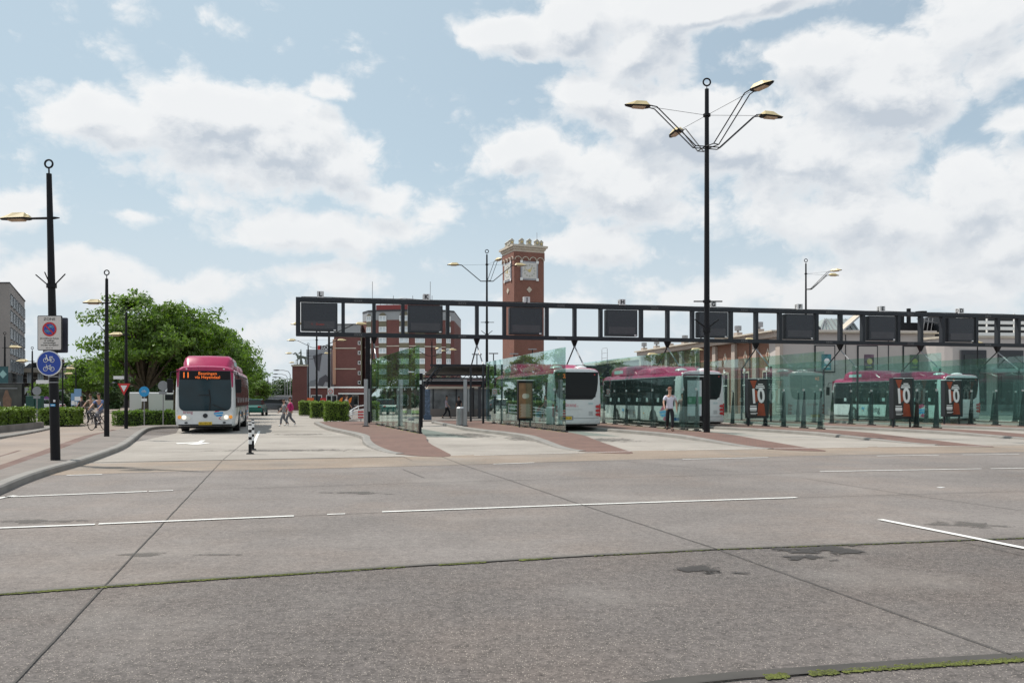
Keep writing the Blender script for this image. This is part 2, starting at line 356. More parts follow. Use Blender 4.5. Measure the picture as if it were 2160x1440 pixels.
M_conc = concrete('aggregate_concrete', (.118, .104, .098), (.130, .108, .097), .9, 2.4)
M_concB = concrete('worn_concrete', (.178, .159, .149), (.192, .163, .146), .5, 1.6)
M_conc2 = concrete('pale_concrete', (.33, .30, .268), (.285, .258, .228), .15, .5)
M_strip = concrete('beige_concrete', (.265, .210, .165), (.22, .188, .16), .3, .9)
M_road = concrete('cycle_road', (.27, .218, .182), (.25, .207, .178), .12, .4)
M_redstrip = concrete('red_border', (.15, .090, .075), (.17, .11, .09), .1, .5)
M_pave = pavers('pavement_tiles', (.205, .175, .155), (.175, .155, .14), (.11, .095, .085), .3, .3, R(16), .3)
M_isl = pavers('red_pavers', (.175, .098, .076), (.145, .080, .064), (.10, .075, .06), .21, .105, R(16), .3)
M_kerb = mat('kerb_stone', (.225, .212, .195), .8, noise=.18, nscale=1.5, bump=.3, detail=7)
M_white = mat('road_paint', (.74, .73, .70), .6, noise=.12, nscale=4, detail=8)
M_tar = mat('joint_tar', (.055, .05, .045), .8, noise=.3, nscale=5)
M_joint = mat('joint_band', (.13, .118, .105), .8, noise=.3, nscale=4, detail=8)
M_moss = mat('moss', (.10, .115, .025), .9, noise=.5, nscale=6, isl=.5)
M_black = mat('black_lacquer', (.008, .008, .010), .45, spec=.22, noise=.2, nscale=2)
M_dark = mat('charcoal_steel', (.026, .030, .036), .5, spec=.3, noise=.15, nscale=1.2)
M_grey = mat('galvanised_steel', (.34, .34, .35), .45, .6, noise=.15, nscale=2)
M_lite = mat('silver_steel', (.62, .62, .62), .3, .8)
M_yellow = mat('sand_lacquer', (.62, .50, .27), .45, noise=.08, nscale=4)
M_lens = mat('lamp_lens', (.50, .36, .24), .35, noise=.15, nscale=8)
M_glass = glassmat('green_glass', (.82, .95, .925), tr=.98)
M_glass2 = glassmat('roof_glass', (.75, .9, .87), tr=.85)
M_dglass = mat('dark_window', (.02, .026, .028), .06, spec=.5, noise=.2, nscale=1.0)
M_bglass = mat('bus_glass', (.006, .009, .010), .05, spec=.2)
M_wglass = mat('window_sky_tone', (.52, .57, .60), .12, noise=.5, nscale=.35)  # reflected sky put into the pale, uneven pane colour
M_bus = mat('white_bus_paint', (.66, .68, .68), .28, coat=.5, noise=.05, nscale=1.5)
M_mag = mat('magenta_paint', (.37, .004, .075), .3, coat=.25, noise=.04, nscale=2)
M_rub = mat('rubber', (.012, .012, .012), .7)
M_rim = mat('wheel_rim', (.30, .30, .31), .4, .7)
M_under = mat('underbody', (.012, .012, .012), .8)
M_red = mat('red_lens', (.42, .008, .012), .2, coat=.5)
M_orange = mat('amber_led', (1.0, .20, .03), .5, emit=.55)
M_amber = mat('amber_lens', (.75, .28, .03), .25, coat=.5, emit=.4)
M_lamp = mat('headlamp', (.8, .78, .72), .12, coat=.6)
M_lampon = mat('headlamp_lit', (1, .93, .8), .2, emit=.7)
M_plate = mat('yellow_plate', (.75, .50, .03), .5)
M_ink = mat('black_ink', (.015, .015, .018), .6)
M_wh = mat('white_enamel', (.78, .78, .77), .4)
M_blue = mat('sign_blue', (.012, .055, .34), .35)
M_sred = mat('sign_red', (.55, .02, .02), .35)
M_lblue = mat('logo_blue', (.02, .30, .62), .35)
M_bark = mat('bark', (.11, .085, .06), .95, noise=.4, nscale=6, bump=.6, bscale=14)
M_leaf = mat('leaf', (.105, .178, .026), .55, noise=.35, nscale=.9, isl=.5, transl=.36)
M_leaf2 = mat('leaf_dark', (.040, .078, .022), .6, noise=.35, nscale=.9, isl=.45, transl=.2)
M_hedge = mat('hedge_leaf', (.13, .20, .022), .6, noise=.35, nscale=1.5, isl=.5, transl=.2)
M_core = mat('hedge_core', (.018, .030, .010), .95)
M_brick = wallmat('red_brick', (.225, .092, .066), (.185, .078, .056), (.25, .16, .13))
M_brick2 = wallmat('dark_red_brick', (.165, .060, .053), (.14, .052, .047), (.17, .10, .085))
M_brick3 = wallmat('brown_brick', (.24, .115, .075), (.19, .09, .06), (.20, .14, .11))
M_stone = mat('sandstone_trim', (.52, .46, .38), .8, noise=.12, nscale=.8)
M_cream = mat('cream_render', (.52, .475, .45), .85, noise=.06, nscale=.25, detail=7)
M_pil = mat('pilaster_render', (.42, .355, .31), .85, noise=.12, nscale=.4, detail=7)
M_greyclad = mat('grey_cladding', (.30, .31, .32), .6, noise=.08, nscale=.5)
M_beton = mat('grey_panels', (.30, .27, .25), .85, noise=.12, nscale=.25, detail=7)
M_slate = mat('slate_roof', (.045, .048, .055), .7, noise=.2, nscale=.6)
M_zinc = mat('zinc_roof', (.28, .32, .31), .5, noise=.15, nscale=.5)
M_olive = mat('olive_panel', (.17, .15, .10), .7, noise=.1, nscale=.6)
M_screen = mat('display_black', (.018, .021, .026), .5, noise=.15, nscale=1)
M_screen2 = mat('display_strip', (.055, .055, .062), .35, noise=.2, nscale=2)
M_rust = mat('poster_rust', (.30, .055, .02), .5, noise=.4, nscale=2)
M_skin = mat('skin', (.50, .28, .20), .55)
M_hair = mat('hair', (.045, .028, .018), .7)
M_gold = mat('gilded', (.62, .50, .22), .4, .3)
M_bronze = mat('bronze_patina', (.12, .14, .12), .6, noise=.3, nscale=3)

# ------------------------------------------------------------------ the ground
def sheet(name, pts, z, m, t=.0):
    mb = MB(); n = len(pts)
    a = sum(pts[i][0] * pts[(i + 1) % n][1] - pts[(i + 1) % n][0] * pts[i][1] for i in range(n))
    if a < 0: pts = list(reversed(pts))
    if t: mb.prism(pts, z - t, z)
    else: mb.add([(p[0], p[1], z) for p in pts], [tuple(range(n))])
    return struct(mb.build(name, m))
sheet('ground', [(-1500, -60), (1500, -60), (1500, 3000), (-1500, 3000)], 0, M_conc)
NEAR = [W(150, 979), W(470, 970), W(850, 963), W(1340, 950.5), W(1760, 943), W(2200, 937)]
NEAR = [NEAR[0] + (NEAR[0] - NEAR[1]) * .25] + NEAR + [NEAR[-1] + (NEAR[-1] - NEAR[-2]) * 3]
sheet('road', [(p.x, p.y) for p in NEAR] + [(120, 130), (-28, 260), (-70, 260), (-40, 100), (-15, 36)], .004, M_conc2)
d_ = bear(-16)
JCX = [W(*p) for p in ((-900, 1325), (-120, 1262), (0, 1251), (420, 1221), (840, 1194), (1180, 1174), (1510, 1157), (1850, 1145), (2240, 1130), (3200, 1095))]
sheet('worn_slabs', [(p.x, p.y) for p in JCX] + [(70, 34), (-60, 34)], .0025, M_concB)
sheet('road_strip', [(p.x, p.y - .01) for p in NEAR] + [(p.x, p.y - 3.2) for p in reversed(NEAR)], .005, M_strip)
sheet('cycle_road', [tuple(W(*p)[:2]) for p in ((-700, 1120), (0, 1010), (110, 968), (200, 922), (262, 905), (420, 903), (520, 878), (430, 862), (330, 862), (240, 860), (150, 862), (110, 896), (0, 928), (-500, 985))], .008, M_road)
def line(name, pts, w, z, m, wob=0, seg=.5):
    mb = MB(); P_ = [Vector((p[0], p[1], 0)) for p in pts]; q = [P_[0]]
    for a, b in zip(P_, P_[1:]):
        n = max(1, int((b - a).length / seg))
        for i in range(1, n + 1): q.append(a.lerp(b, i / n))
    vs = []
    for i, p in enumerate(q):
        a = q[max(0, i - 1)]; b = q[min(len(q) - 1, i + 1)]; d = (b - a).normalized(); nn = Vector((-d.y, d.x, 0))
        j = random.uniform(-wob, wob); k = random.uniform(1 - min(.5, wob * 12), 1)
        vs += [p + nn * (w / 2 * k + j), p - nn * (w / 2 * k - j)]
    fs = [(2 * i, 2 * i + 1, 2 * i + 3, 2 * i + 2) for i in range(len(q) - 1)]
    mb.add([(v.x, v.y, z) for v in vs], fs); return struct(mb.build(name, m))
wp = lambda *a: [W(*p) for p in a]
# painted lines
line('painted_line', wp((-60, 1117), (200, 1107)), .088, .013, M_white, .004)
line('painted_line', wp((208, 1106), (620, 1089)), .088, .013, M_white, .004)
line('painted_line', wp((690, 1086), (728, 1084.5)), .06, .013, M_white, .008)
line('painted_line', wp((806, 1080.5), (1226, 1065)), .088, .013, M_white, .004)
line('painted_line', wp((1228, 1065), (1680, 1050)), .088, .013, M_white, .004)
line('painted_line', wp((10, 1049), (310, 1037)), .088, .013, M_white, .004)
line('painted_line', wp((314, 1037), (365, 1035)), .07, .013, M_white, .008)
line('painted_line', wp((-30, 1056), (32, 1046)), .1, .013, M_white, .004)
line('painted_line', wp((140, 1003), (215, 1001)), .09, .013, M_white, .01)
line('painted_line', wp((1857, 1096.5), (2230, 1171)), .1, .013, M_white, .003)
for a, b in (((1040, 979), (1127, 976)), ((1440, 969), (1620, 965)), ((1850, 962), (1980, 960)), ((2030, 959.5), (2150, 958.5)), ((1730, 995), (2070, 989)), ((2090, 989), (2170, 987.5)), ((1000, 960.5), (1330, 952.5)), ((1400, 949.8), (1830, 943)), ((1850, 942.5), (2160, 940))):
    line('painted_line', wp(a, b), .075, .0135, M_white, .012)
line('painted_line', wp((530, 946), (547, 909)), .11, .013, M_white, .006)
ar = W(421, 933)
mb = MB(); q = Matrix.Translation((ar.x, ar.y, .013)) @ Matrix.Rotation(R(16 + 180), 4, 'Z')
mb.add([q @ Vector(p) for p in ((-.08, -1.4, 0), (.08, -1.4, 0), (.08, -.2, 0), (.75, .3, 0), (.62, .9, 0), (.08, .45, 0), (.3, 1.3, 0), (-.05, 1.5, 0), (-.45, .5, 0), (-.08, .2, 0))], [tuple(range(10))])
struct(mb.build('painted_arrow', M_white))
# slab joints
line('slab_joint', wp((-40, 1517), (50, 1420), (225, 1232), (345, 1103), (468, 972)), .013, .010, M_tar, .004, .3)
line('slab_joint', wp((2132, 1382), (1510, 1158), (1230, 1066), (1075, 1013), (980, 982), (928, 962)), .013, .010, M_tar, .004, .3)
line('slab_joint', wp((1300, 971), (1560, 996)), .013, .010, M_tar, .004); line('slab_joint', wp((1690, 1008), (1900, 1041), (2160, 1078)), .013, .010, M_tar, .004)
line('slab_joint', wp((850, 963), (870, 972)), .013, .010, M_tar, .004); line('slab_joint', wp((850, 990), (895, 1008)), .013, .010, M_tar, .004)
line('slab_joint', wp((2000, 1139), (2060, 1150), (2160, 1172)), .013, .010, M_tar, .01)
line('slab_joint', wp((365, 1035), (700, 1024.5), (1080, 1013), (1600, 1000), (1730, 995)), .016, .010, M_tar, .006)
line('slab_joint', wp((620, 1089), (806, 1081)), .016, .010, M_tar, .006); line('slab_joint', wp((1680, 1050), (2200, 1035)), .013, .010, M_tar, .006)
line('slab_joint', wp((190, 976), (470, 970.3), (850, 963.3)), .10, .0125, M_tar, .01)
line('slab_joint', wp((300, 955), (500, 951), (860, 945)), .016, .010, M_tar, .006); line('slab_joint', wp((215, 1001), (620, 989), (1040, 979)), .013, .010, M_tar, .004)
line('slab_joint', wp((1127, 976), (1440, 969)), .013, .010, M_tar, .004); line('slab_joint', wp((470, 970), (500, 945), (525, 925)), .013, .010, M_tar, .004)
def wide_joint(pp, w, mj):
    pts = [W(*p) for p in pp]
    line('slab_joint', pts, w, .006, mj, .006, .4)
    line('slab_joint', [p + Vector((0, -w * .55, 0)) for p in pts], .022, .0115, M_tar, .008, .25)
    return pts
JC = wide_joint(((-120, 1262), (0, 1251), (420, 1221), (840, 1194), (1180, 1174), (1510, 1157), (1850, 1145), (2240, 1130)), .10, M_joint)
JD = wide_joint(((1180, 1475), (1430, 1437), (1560, 1424), (1760, 1409), (1950, 1396), (2130, 1385), (2300, 1373)), .11, mat('dark_joint_band', (.06, .055, .05), .85, noise=.3, nscale=4, detail=8))
def moss(name, pts, spans, wid, n, sz, z=.008, off=-.07):
    mb = MB(); rnd = random.Random(3); tot = [0]
    for a, b in zip(pts, pts[1:]): tot.append(tot[-1] + (b - a).length)
    for _ in range(n):
        s0, s1, dn = rnd.choice(spans); s = rnd.uniform(s0, s1) * tot[-1]
        i = max(k for k in range(len(tot) - 1) if tot[k] <= s); t = (s - tot[i]) / (tot[i + 1] - tot[i])
        c = pts[i].lerp(pts[i + 1], min(1, t)) + Vector((0, rnd.gauss(off, wid * .4), 0)); r = sz * rnd.uniform(.4, 1.3); h = r * rnd.uniform(.12, .3)
        k = 6; a0 = rnd.random() * 6; vs = [(c.x + r * rnd.uniform(.6, 1.1) * math.cos(a0 + j * math.tau / k), c.y + r * .6 * rnd.uniform(.6, 1.1) * math.sin(a0 + j * math.tau / k), z) for j in range(k)] + [(c.x, c.y, z + .002 + h)]
        mb.add(vs, [(j, (j + 1) % k, k) for j in range(k)])
    o = mb.build(name, M_moss); o['kind'] = 'stuff'; return o
moss('moss', JC, [(.03, .17, 1), (.03, .17, 1), (.03, .17, 1), (.17, .25, 1), (.2, .33, 1), (.36, .4, 1), (.43, .46, 1), (.5, .95, 1)], .03, 3400, .014)
moss('moss', JD, [(.36, .40, 1), (.44, .49, 1), (.5, .99, 1), (.5, .99, 1), (.6, .99, 1), (.6, .99, 1)], .035, 5200, .013)
# dark stains with a shape of their own
def stain(px, py, rx, ry, seed, m, z=.0085):
    rnd = random.Random(seed); c = W(px, py); mb = MB(); n = 26; ph = [rnd.random() * 6 for _ in range(4)]
    vs = []
    for i in range(n):
        a = math.tau * i / n; k = 1 + .35 * math.sin(2 * a + ph[0]) + .22 * math.sin(3 * a + ph[1]) + .18 * math.sin(5 * a + ph[2]) + .12 * math.sin(9 * a + ph[3])
        vs.append((c.x + rx * k * math.cos(a), c.y + ry * k * math.sin(a), z))
    vs.append((c.x, c.y, z)); mb.add(vs, [(i, (i + 1) % n, n) for i in range(n)]); struct(mb.build('stain', m))
def stainmat(name, col, amt):
    m = bpy.data.materials.new(name); m.use_nodes = True; t = m.node_tree; p = t.nodes['Principled BSDF']; p.inputs['Base Color'].default_value = (*col, 1); p.inputs['Roughness'].default_value = .75
    tcn = t.nodes.new('ShaderNodeTexCoord'); d = vmth(t, 'LENGTH', vmth(t, 'MULTIPLY', vmth(t, 'SUBTRACT', tcn.outputs['Generated'], (.5, .5, 0)), (2, 2, 0)))
    n = t.nodes.new('ShaderNodeTexNoise'); n.inputs['Scale'].default_value = 3.4; n.inputs['Detail'].default_value = 9; n.inputs['Roughness'].default_value = .7; t.links.new(tcn.outputs['Object'], n.inputs['Vector'])
    v = mth(t, 'SUBTRACT', mth(t, 'ADD', mth(t, 'MULTIPLY', n.outputs[0], 4.4), -1.45), mth(t, 'MULTIPLY', d, .9)); t.links.new(smooth(t, v, 0, .35, 0, amt), p.inputs['Alpha']); return m
M_stain = stainmat('damp_stain', (.045, .04, .037), .85)
M_stain2 = stainmat('light_stain', (.10, .09, .08), .5)
for a in ((1745, 1160, .42, .30, 1), (1720, 1176, .34, .16, 2), (1480, 1202, .22, .24, 3), (1530, 1208, .2, .10, 4)): stain(*a, M_stain)
for a in ((2040, 1107, .5, .25, 5), (300, 1170, .3, .08, 6), (90, 1100, .5, .22, 7)): stain(*a, M_stain2)
for a in ((640, 916, 1.0, .9, 8), (1100, 925, .7, 2.2, 9), (985, 918, 1.2, 2.4, 12), (1285, 928, 1.0, 2.0, 13), (1560, 930, .9, 1.6, 14), (1900, 928, 1.2, 1.6, 15), (760, 1040, .5, .2, 17), (480, 1170, .25, .08, 18), (640, 950, 1.8, .7, 21)): stain(*a, M_stain2)

# left pavement with kerb
K = [(-260, 1150), (-100, 1085), (0, 1043), (60, 1016), (120, 996), (165, 984), (215, 966), (262, 948), (283, 932), (300, 916), (318, 905), (370, 903), (470, 903)]
Kw = [W(p[0], p[1], 0) for p in K]
def smoothpts(p, it=2):
    for _ in range(it):
        q = [p[0]]
        for a, b in zip(p, p[1:]): q += [a.lerp(b, .25), a.lerp(b, .75)]
        q.append(p[-1]); p = q
    return p
Kw = smoothpts(Kw)
def kerb(pts, w, h, side, m=M_kerb, name='kerb', closed=False):
    n = len(pts); inner = []
    for i, p in enumerate(pts):
        a = pts[(i - 1) % n] if closed else pts[max(0, i - 1)]; b = pts[(i + 1) % n] if closed else pts[min(n - 1, i + 1)]
        d = (b - a).normalized(); inner.append(p + Vector((-d.y, d.x, 0)) * w * side)
    mb = MB(); rings = []
    for p, q in zip(pts, inner): rings.append([(p.x, p.y, -.02), (p.x, p.y, h - .03), (p.x + (q.x - p.x) * .12, p.y + (q.y - p.y) * .12, h), (q.x, q.y, h), (q.x, q.y, -.02)])
    if closed: rings.append(rings[0])
    mb.loft(rings, cap=not closed); struct(mb.build(name, m)); return inner
inn = kerb(Kw, .22, .14, 1)
left_edge = [W(*p, .12) for p in ((300, 896.5), (262, 902), (200, 917), (130, 946), (60, 969), (0, 990), (-260, 1085))]
sheet('pavement', [(p.x, p.y) for p in inn] + [(W(470, 899)).to_tuple()[:2]] + [(p.x, p.y) for p in left_edge], .118, M_pave, .12)
kk = [W(*p, 0) for p in ((-200, 1070), (0, 1000), (70, 974), (130, 950), (200, 921), (262, 906))]
line('border_strip', [p + Vector((-.35, 0, 0)) for p in kk], .42, .012, M_redstrip, .01)
line('border_strip', [p + Vector((-1.25, 0, 0)) for p in kk[:4]], .09, .012, M_redstrip, .01)

# platform islands
PL = [(-3.74, 32.6, -18.3), (2.25, 33.8, -15), (8.1, 34.8, -15), (14.3, 36.9, -15), (20.3, 38.1, -15), (26.4, 39.5, -15), (32.5, 40.9, -15)]
for i, (x, y, b) in enumerate(PL):
    d = bear(b); nL = Vector((-d.y, d.x, 0)).normalized(); o = Vector((x, y, 0)); tx = .9 if i == 0 else 0
    h_ = lambda yy: .12 * min(1, max(0, (yy + 9.6) / 6.0)) + .012
    far = [(d * t, t) for t in (18, 9)]
    Lf = [d * 18 + nL * 2.7, d * 9 + nL * 2.9, Vector((-4.4, 4.6, 0)), Vector((-2.0, -1.2, 0)), Vector((-1.25, -5.6, 0)), Vector((-.75 + tx * .8, -9.3, 0)), Vector((.1 + tx, -10.9, 0)), Vector((.95 + tx, -11.3, 0))]
    Rt = [d * 18 - nL * .45, d * 9 - nL * .45, d * 4.6 - nL * .45, Vector((.42, -1.2, 0)), Vector((.68 + tx * .2, -5.6, 0)), Vector((1.1 + tx * .8, -9.3, 0)), Vector((1.25 + tx, -10.9, 0)), Vector((1.0 + tx, -11.3, 0))]
    Lf = smoothpts(Lf, 3); Rt = smoothpts(Rt, 3); vs = []
    for a, c in zip(Lf, Rt):
        for k in range(4): p = a.lerp(c, k / 3); q = o + p; vs.append((q.x, q.y, h_(p.y)))
    n = len(Lf); fs = [(4 * k + m_, 4 * k + m_ + 1, 4 * k + m_ + 5, 4 * k + m_ + 4) for k in range(n - 1) for m_ in range(3)]
    base = len(vs)
    for k in range(n): q = vs[4 * k + 3]; vs.append((q[0], q[1], 0))
    fs += [(4 * k + 3, base + k, base + k + 1, 4 * k + 7) for k in range(n - 1)]
    mb = MB(); mb.add(vs, fs); struct(mb.build('platform', M_isl))
    kp = [o + p for p in Lf if p.y > -10.2]; mb = MB(); rings = []
    for k, p in enumerate(kp):
        a = kp[max(0, k - 1)]; c = kp[min(len(kp) - 1, k + 1)]; dr = (c - a).normalized(); w_ = Vector((-dr.y, dr.x, 0)); hh = h_(p.y - y) + .014
        pts = [(-.06, -.02), (-.04, hh * .8), (.02, hh), (.22, hh), (.22, -.02)]
        rings.append([(p.x + w_.x * u, p.y + w_.y * u, zz) for u, zz in pts])
    mb.loft(rings); struct(mb.build('kerb', M_kerb))
for k_, (x, y, b) in enumerate(PL): moss('weeds', [Vector((x, y, 0)), Vector((x, y, 0)) + bear(b) * 14], [(0, .08, 1), (.1, .2, 1), (.24, .3, 1), (.4, .6, 1), (.7, .8, 1)], .12, 260, .07, .125, -.05)
# pavement round the far hedges, square under the canopy
sheet('pavement', [W(640, 866)[:2], W(735, 892)[:2], W(900, 889)[:2], (5, 60), (5, 110), (-26, 110)], .06, M_pave, .06)
sheet('square', [(-8, 56), (26, 56), (60, 62), (60, 160), (-60, 160), (-30, 100)], .010, M_pave)
# grass behind the bus
sheet('lawn', [W(262, 899)[:2], W(372, 899)[:2], W(480, 868)[:2], W(300, 868)[:2]], .05, mat('lawn_green', (.10, .15, .03), .9, noise=.4, nscale=2, detail=8), .05)

# ------------------------------------------------------------------ vegetation
def leafmesh(name, C, U, sz, m, seed, flat=.0):
    """C: Nx3 centres, U: Nx3 outward directions"""
    rg = np.random.default_rng(seed); n = len(C)
    nrm = U + rg.normal(0, .7, (n, 3)); nrm[:, 2] += .25; nrm /= np.linalg.norm(nrm, axis=1)[:, None]
    t = np.cross(nrm, rg.normal(0, 1, (n, 3))); t /= np.linalg.norm(t, axis=1)[:, None]; b = np.cross(nrm, t)
    s = sz * rg.uniform(.55, 1.35, n)[:, None]; w = s * rg.uniform(.35, .6, n)[:, None]
    v = np.stack([C - t * s, C + b * w + nrm * s * .12, C + t * s, C - b * w + nrm * s * .12], 1).reshape(-1, 3)
    me = bpy.data.meshes.new(name); me.vertices.add(4 * n); me.vertices.foreach_set('co', v.ravel())
    me.loops.add(4 * n); me.loops.foreach_set('vertex_index', np.arange(4 * n, dtype=np.int32))
    me.polygons.add(n); me.polygons.foreach_set('loop_start', np.arange(0, 4 * n, 4, dtype=np.int32)); me.polygons.foreach_set('loop_total', np.full(n, 4, dtype=np.int32))
    me.materials.append(m); me.update(); me.validate(); return me
def make_tree(seed, H, Rr, trunk_h, n, leaf, m, lean=0, squash=.8, loose=1.0):
    rnd = random.Random(seed); rg = np.random.default_rng(seed); mb = MB(); tips = []
    r0 = H * .026
    mb.tube([(0, 0, 0), (lean * .2, 0, trunk_h * .5), (lean * .5, .03, trunk_h)], [r0 * 1.25, r0, r0 * .85], 10)
    base = Vector((lean * .5, .03, trunk_h)); cc = Vector((lean, 0, trunk_h + (H - trunk_h) * .5)); ch = (H - trunk_h) * .5
    for k in range(40):
        a = k * 2.4 + rnd.uniform(-.3, .3); e = rnd.uniform(-.75, 1); rr = math.sqrt(max(0, 1 - e * e)) * rnd.uniform(.55, 1.14)
        tip = cc + Vector((math.cos(a) * Rr * rr, math.sin(a) * Rr * rr, e * ch * .9))
        mid = base.lerp(tip, .5) + Vector((rnd.uniform(-.3, .3), rnd.uniform(-.3, .3), rnd.uniform(0, .5)))
        mb.tube([base, mid, tip], [r0 * .5, r0 * .25, r0 * .07], 6); tips.append((tip, rnd.uniform(.55, 1.1))); 
        if k % 2: tips.append((mid.lerp(tip, .5) + Vector((rnd.uniform(-.4, .4), rnd.uniform(-.4, .4), rnd.uniform(-.2, .4))), rnd.uniform(.5, .9)))
    C = []; U = []
    per = n // len(tips)
    for tp, s in tips:
        # each twig cluster: several flat sprays
        for q in range(6):
            sc_ = np.array(tp) + rg.normal(0, .52 * s * loose, 3) * [1, 1, .6]
            k = per // 6
            p = rg.normal(0, 1, (k, 3)) * np.array([.38, .38, .17]) * s * Rr / 4 * 1.1
            C.append(p + sc_); u = p + (sc_ - np.array(cc)) * .35; U.append(u / (np.linalg.norm(u, axis=1)[:, None] + 1e-6))
    C = np.concatenate(C); U = np.concatenate(U)
    tm = mb
    return tm, leafmesh('crown', C, U, leaf, m, seed)
TREES = {}
def tree(kind, loc, rz, sc, label, group=None, name='tree'):
    if kind not in TREES:
        a = dict(big=(11, 8.5, 3.35, 2.2, 22000, .14, M_leaf), round=(12, 8.1, 3.1, 2.2, 16000, .16, M_leaf), small=(13, 5.5, 2.1, 1.6, 8000, .14, M_leaf), dark=(14, 8, 3.6, 1.6, 14000, .20, M_leaf2))[kind]
        tm, cm = make_tree(*a)
        r = thing(name, label, 'tree', loc, rz, group); r.scale = (sc, sc, sc)
        tm.build('trunk', M_bark, r, smooth=True); link('crown', cm, r); TREES[kind] = r
    else:
        r = copy_tree(TREES[kind]); r.location = loc; r.rotation_euler = (0, 0, rz); r.scale = (sc, sc, sc); r['label'] = label; r['group'] = group or ''
        if not group and 'group' in r: del r['group']
    return r
GT = 'leafy trees along the left side of the bus road'
def tp(px, Y): return (X(px, Y), Y, 0)
tree('big', tp(306, 50), 0, .92, 'tall spreading green tree left of the bus, behind the give-way sign', GT)
tree('round', tp(372, 53), 1.2, .93, 'bushy green tree whose trunk rises directly behind the bus roof', GT)
tree('round', tp(425, 62), 3.3, .96, 'green tree with its crown just right of and above the bus roof', GT)
tree('big', tp(462, 76), 2.2, .92, 'green tree fourth in the row, seen above the rear of the bus', GT)
tree('round', tp(492, 95), 4.2, .88, 'green tree at the right slope of the row, beyond the bus', GT)
tree('big', tp(508, 120), 5.0, .80, 'green tree near the far end of the row', GT)
tree('small', tp(547, 108), .5, .72, 'small round street tree right of the tree row, left of the dark car')
tree('small', tp(185, 88), 2.5, 1.12, 'light green small tree in front of the old houses, left of the second lamp post')
tree('small', tp(88, 95), 4.5, .62, 'small green tree behind the blue cycle sign')
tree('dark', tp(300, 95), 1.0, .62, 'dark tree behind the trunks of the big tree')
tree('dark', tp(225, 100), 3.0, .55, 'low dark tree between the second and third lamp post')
rg = np.random.default_rng(5)
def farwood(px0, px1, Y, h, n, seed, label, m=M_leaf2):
    rg = np.random.default_rng(seed); C = []
    x0, x1 = X(px0, Y), X(px1, Y)
    for k in range(n):
        cx = rg.uniform(x0, x1); hh = h * rg.uniform(.6, 1.05); r = hh * .35
        p = rg.normal(0, 1, (420, 3)); p /= np.linalg.norm(p, axis=1)[:, None]; p *= rg.uniform(.6, 1.05, (420, 1))
        C.append(p * [r, r, hh * .5] + [cx, Y + rg.uniform(-6, 6), hh * .52])
    C = np.concatenate(C); U = np.tile([0, -.5, .8], (len(C), 1))
    o = link('wood', leafmesh('wood', C, U, .55, m, seed)); o['kind'] = 'stuff'; return o
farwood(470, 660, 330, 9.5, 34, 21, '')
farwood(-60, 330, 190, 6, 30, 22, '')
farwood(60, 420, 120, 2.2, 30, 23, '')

def hedge(L_, D_, H_, loc, rz, label, group=None, n=5200, leaf=.05, m=None, name='hedge', z0=0):
    m = m or M_hedge; rg = np.random.default_rng(int(abs(loc[0] * 97 + loc[1] * 13))); r = thing(name, label, 'hedge', loc, rz, group)
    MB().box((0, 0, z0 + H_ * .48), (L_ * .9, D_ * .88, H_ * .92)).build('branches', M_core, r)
    P_ = rg.uniform(-1, 1, (n, 3)); ax = rg.choice(3, n, p=np.array([D_ * H_, L_ * H_, L_ * D_ * 1.0]) / (D_ * H_ + L_ * H_ + L_ * D_ * 1.0))
    sg = np.sign(rg.uniform(-1, 1, n)); sg[ax == 2] = 1; P_[np.arange(n), ax] = sg
    U = np.zeros((n, 3)); U[np.arange(n), ax] = sg
    S_ = np.array([L_ / 2, D_ / 2, H_ / 2]); C = P_ * S_
    C += rg.normal(0, .035, (n, 3)); bumpy = .07 * np.sin(C[:, 0] * 4.1 + loc[0]) * np.cos(C[:, 1] * 3.3) + .04 * np.sin(C[:, 0] * 11 + 1)
    C += U * (bumpy[:, None] - .01); C[:, 2] = np.maximum(C[:, 2] + H_ / 2, .02) + z0
    link('foliage', leafmesh('foliage', C, U, leaf, m, 3), r); return r
GH = 'clipped hedge blocks beside the far pavement'
a = W(703, 888, .06); hedge(1.5, 1.7, 1.2, (a.x, a.y + .8, .06), R(15), 'nearest clipped cube hedge, dark fronted, beside the glass platform', GH, 7000)
hedge(1.6, 2.3, 1.2, (X(677, 63), 63, .06), R(15), 'middle clipped hedge block behind the nearest hedge cube', GH, 6000)
hedge(1.6, 3.2, 1.2, (X(650, 73), 73, .06), R(15), 'farthest long clipped hedge block near the statue pillar', GH, 6000)
a = W(318, 897, .05); hedge(4.4, 1.2, .75, (a.x, a.y + .8, .05), R(4), 'low hedge on the lawn left of the bus', None, 7000, .06, M_leaf)
# left planter
A = W(-60, 924); B = W(92, 905.5)
ang = math.atan2(B.y - A.y, B.x - A.x); Lp = (B - A).length; mid = (A + B) / 2; nn = Vector((-math.sin(ang), math.cos(ang), 0))
if nn.x > 0: nn = -nn
c0 = mid + nn * 1.6
pt = thing('planter', 'long low grey stone planter at the left edge of the picture', 'planter', (c0.x, c0.y, 0), ang)
mb = MB()
for (cx, cy, dx, dy) in ((0, -1.5, Lp, .22), (0, 1.5, Lp, .22), (Lp / 2 - .11, 0, .22, 2.78), (-Lp / 2 + .11, 0, .22, 2.78)): mb.box((cx, cy, .19), (dx, dy, .38))
mb.build('walls', mat('planter_stone', (.23, .21, .19), .9, noise=.3, nscale=1.2, detail=8), pt)
MB().box((0, 0, .15), (Lp - .44, 2.78, .3)).build('soil', mat('soil', (.05, .035, .02), .95, noise=.3), pt)
hedge(Lp - .3, 2.6, .72, (c0.x, c0.y, .3), ang, 'wide bright green hedge growing in the grey stone planter', None, 26000, .06)
kb = [W(-200, 951), W(0, 927), W(75, 914), W(110, 906), W(140, 896), W(150, 888)]
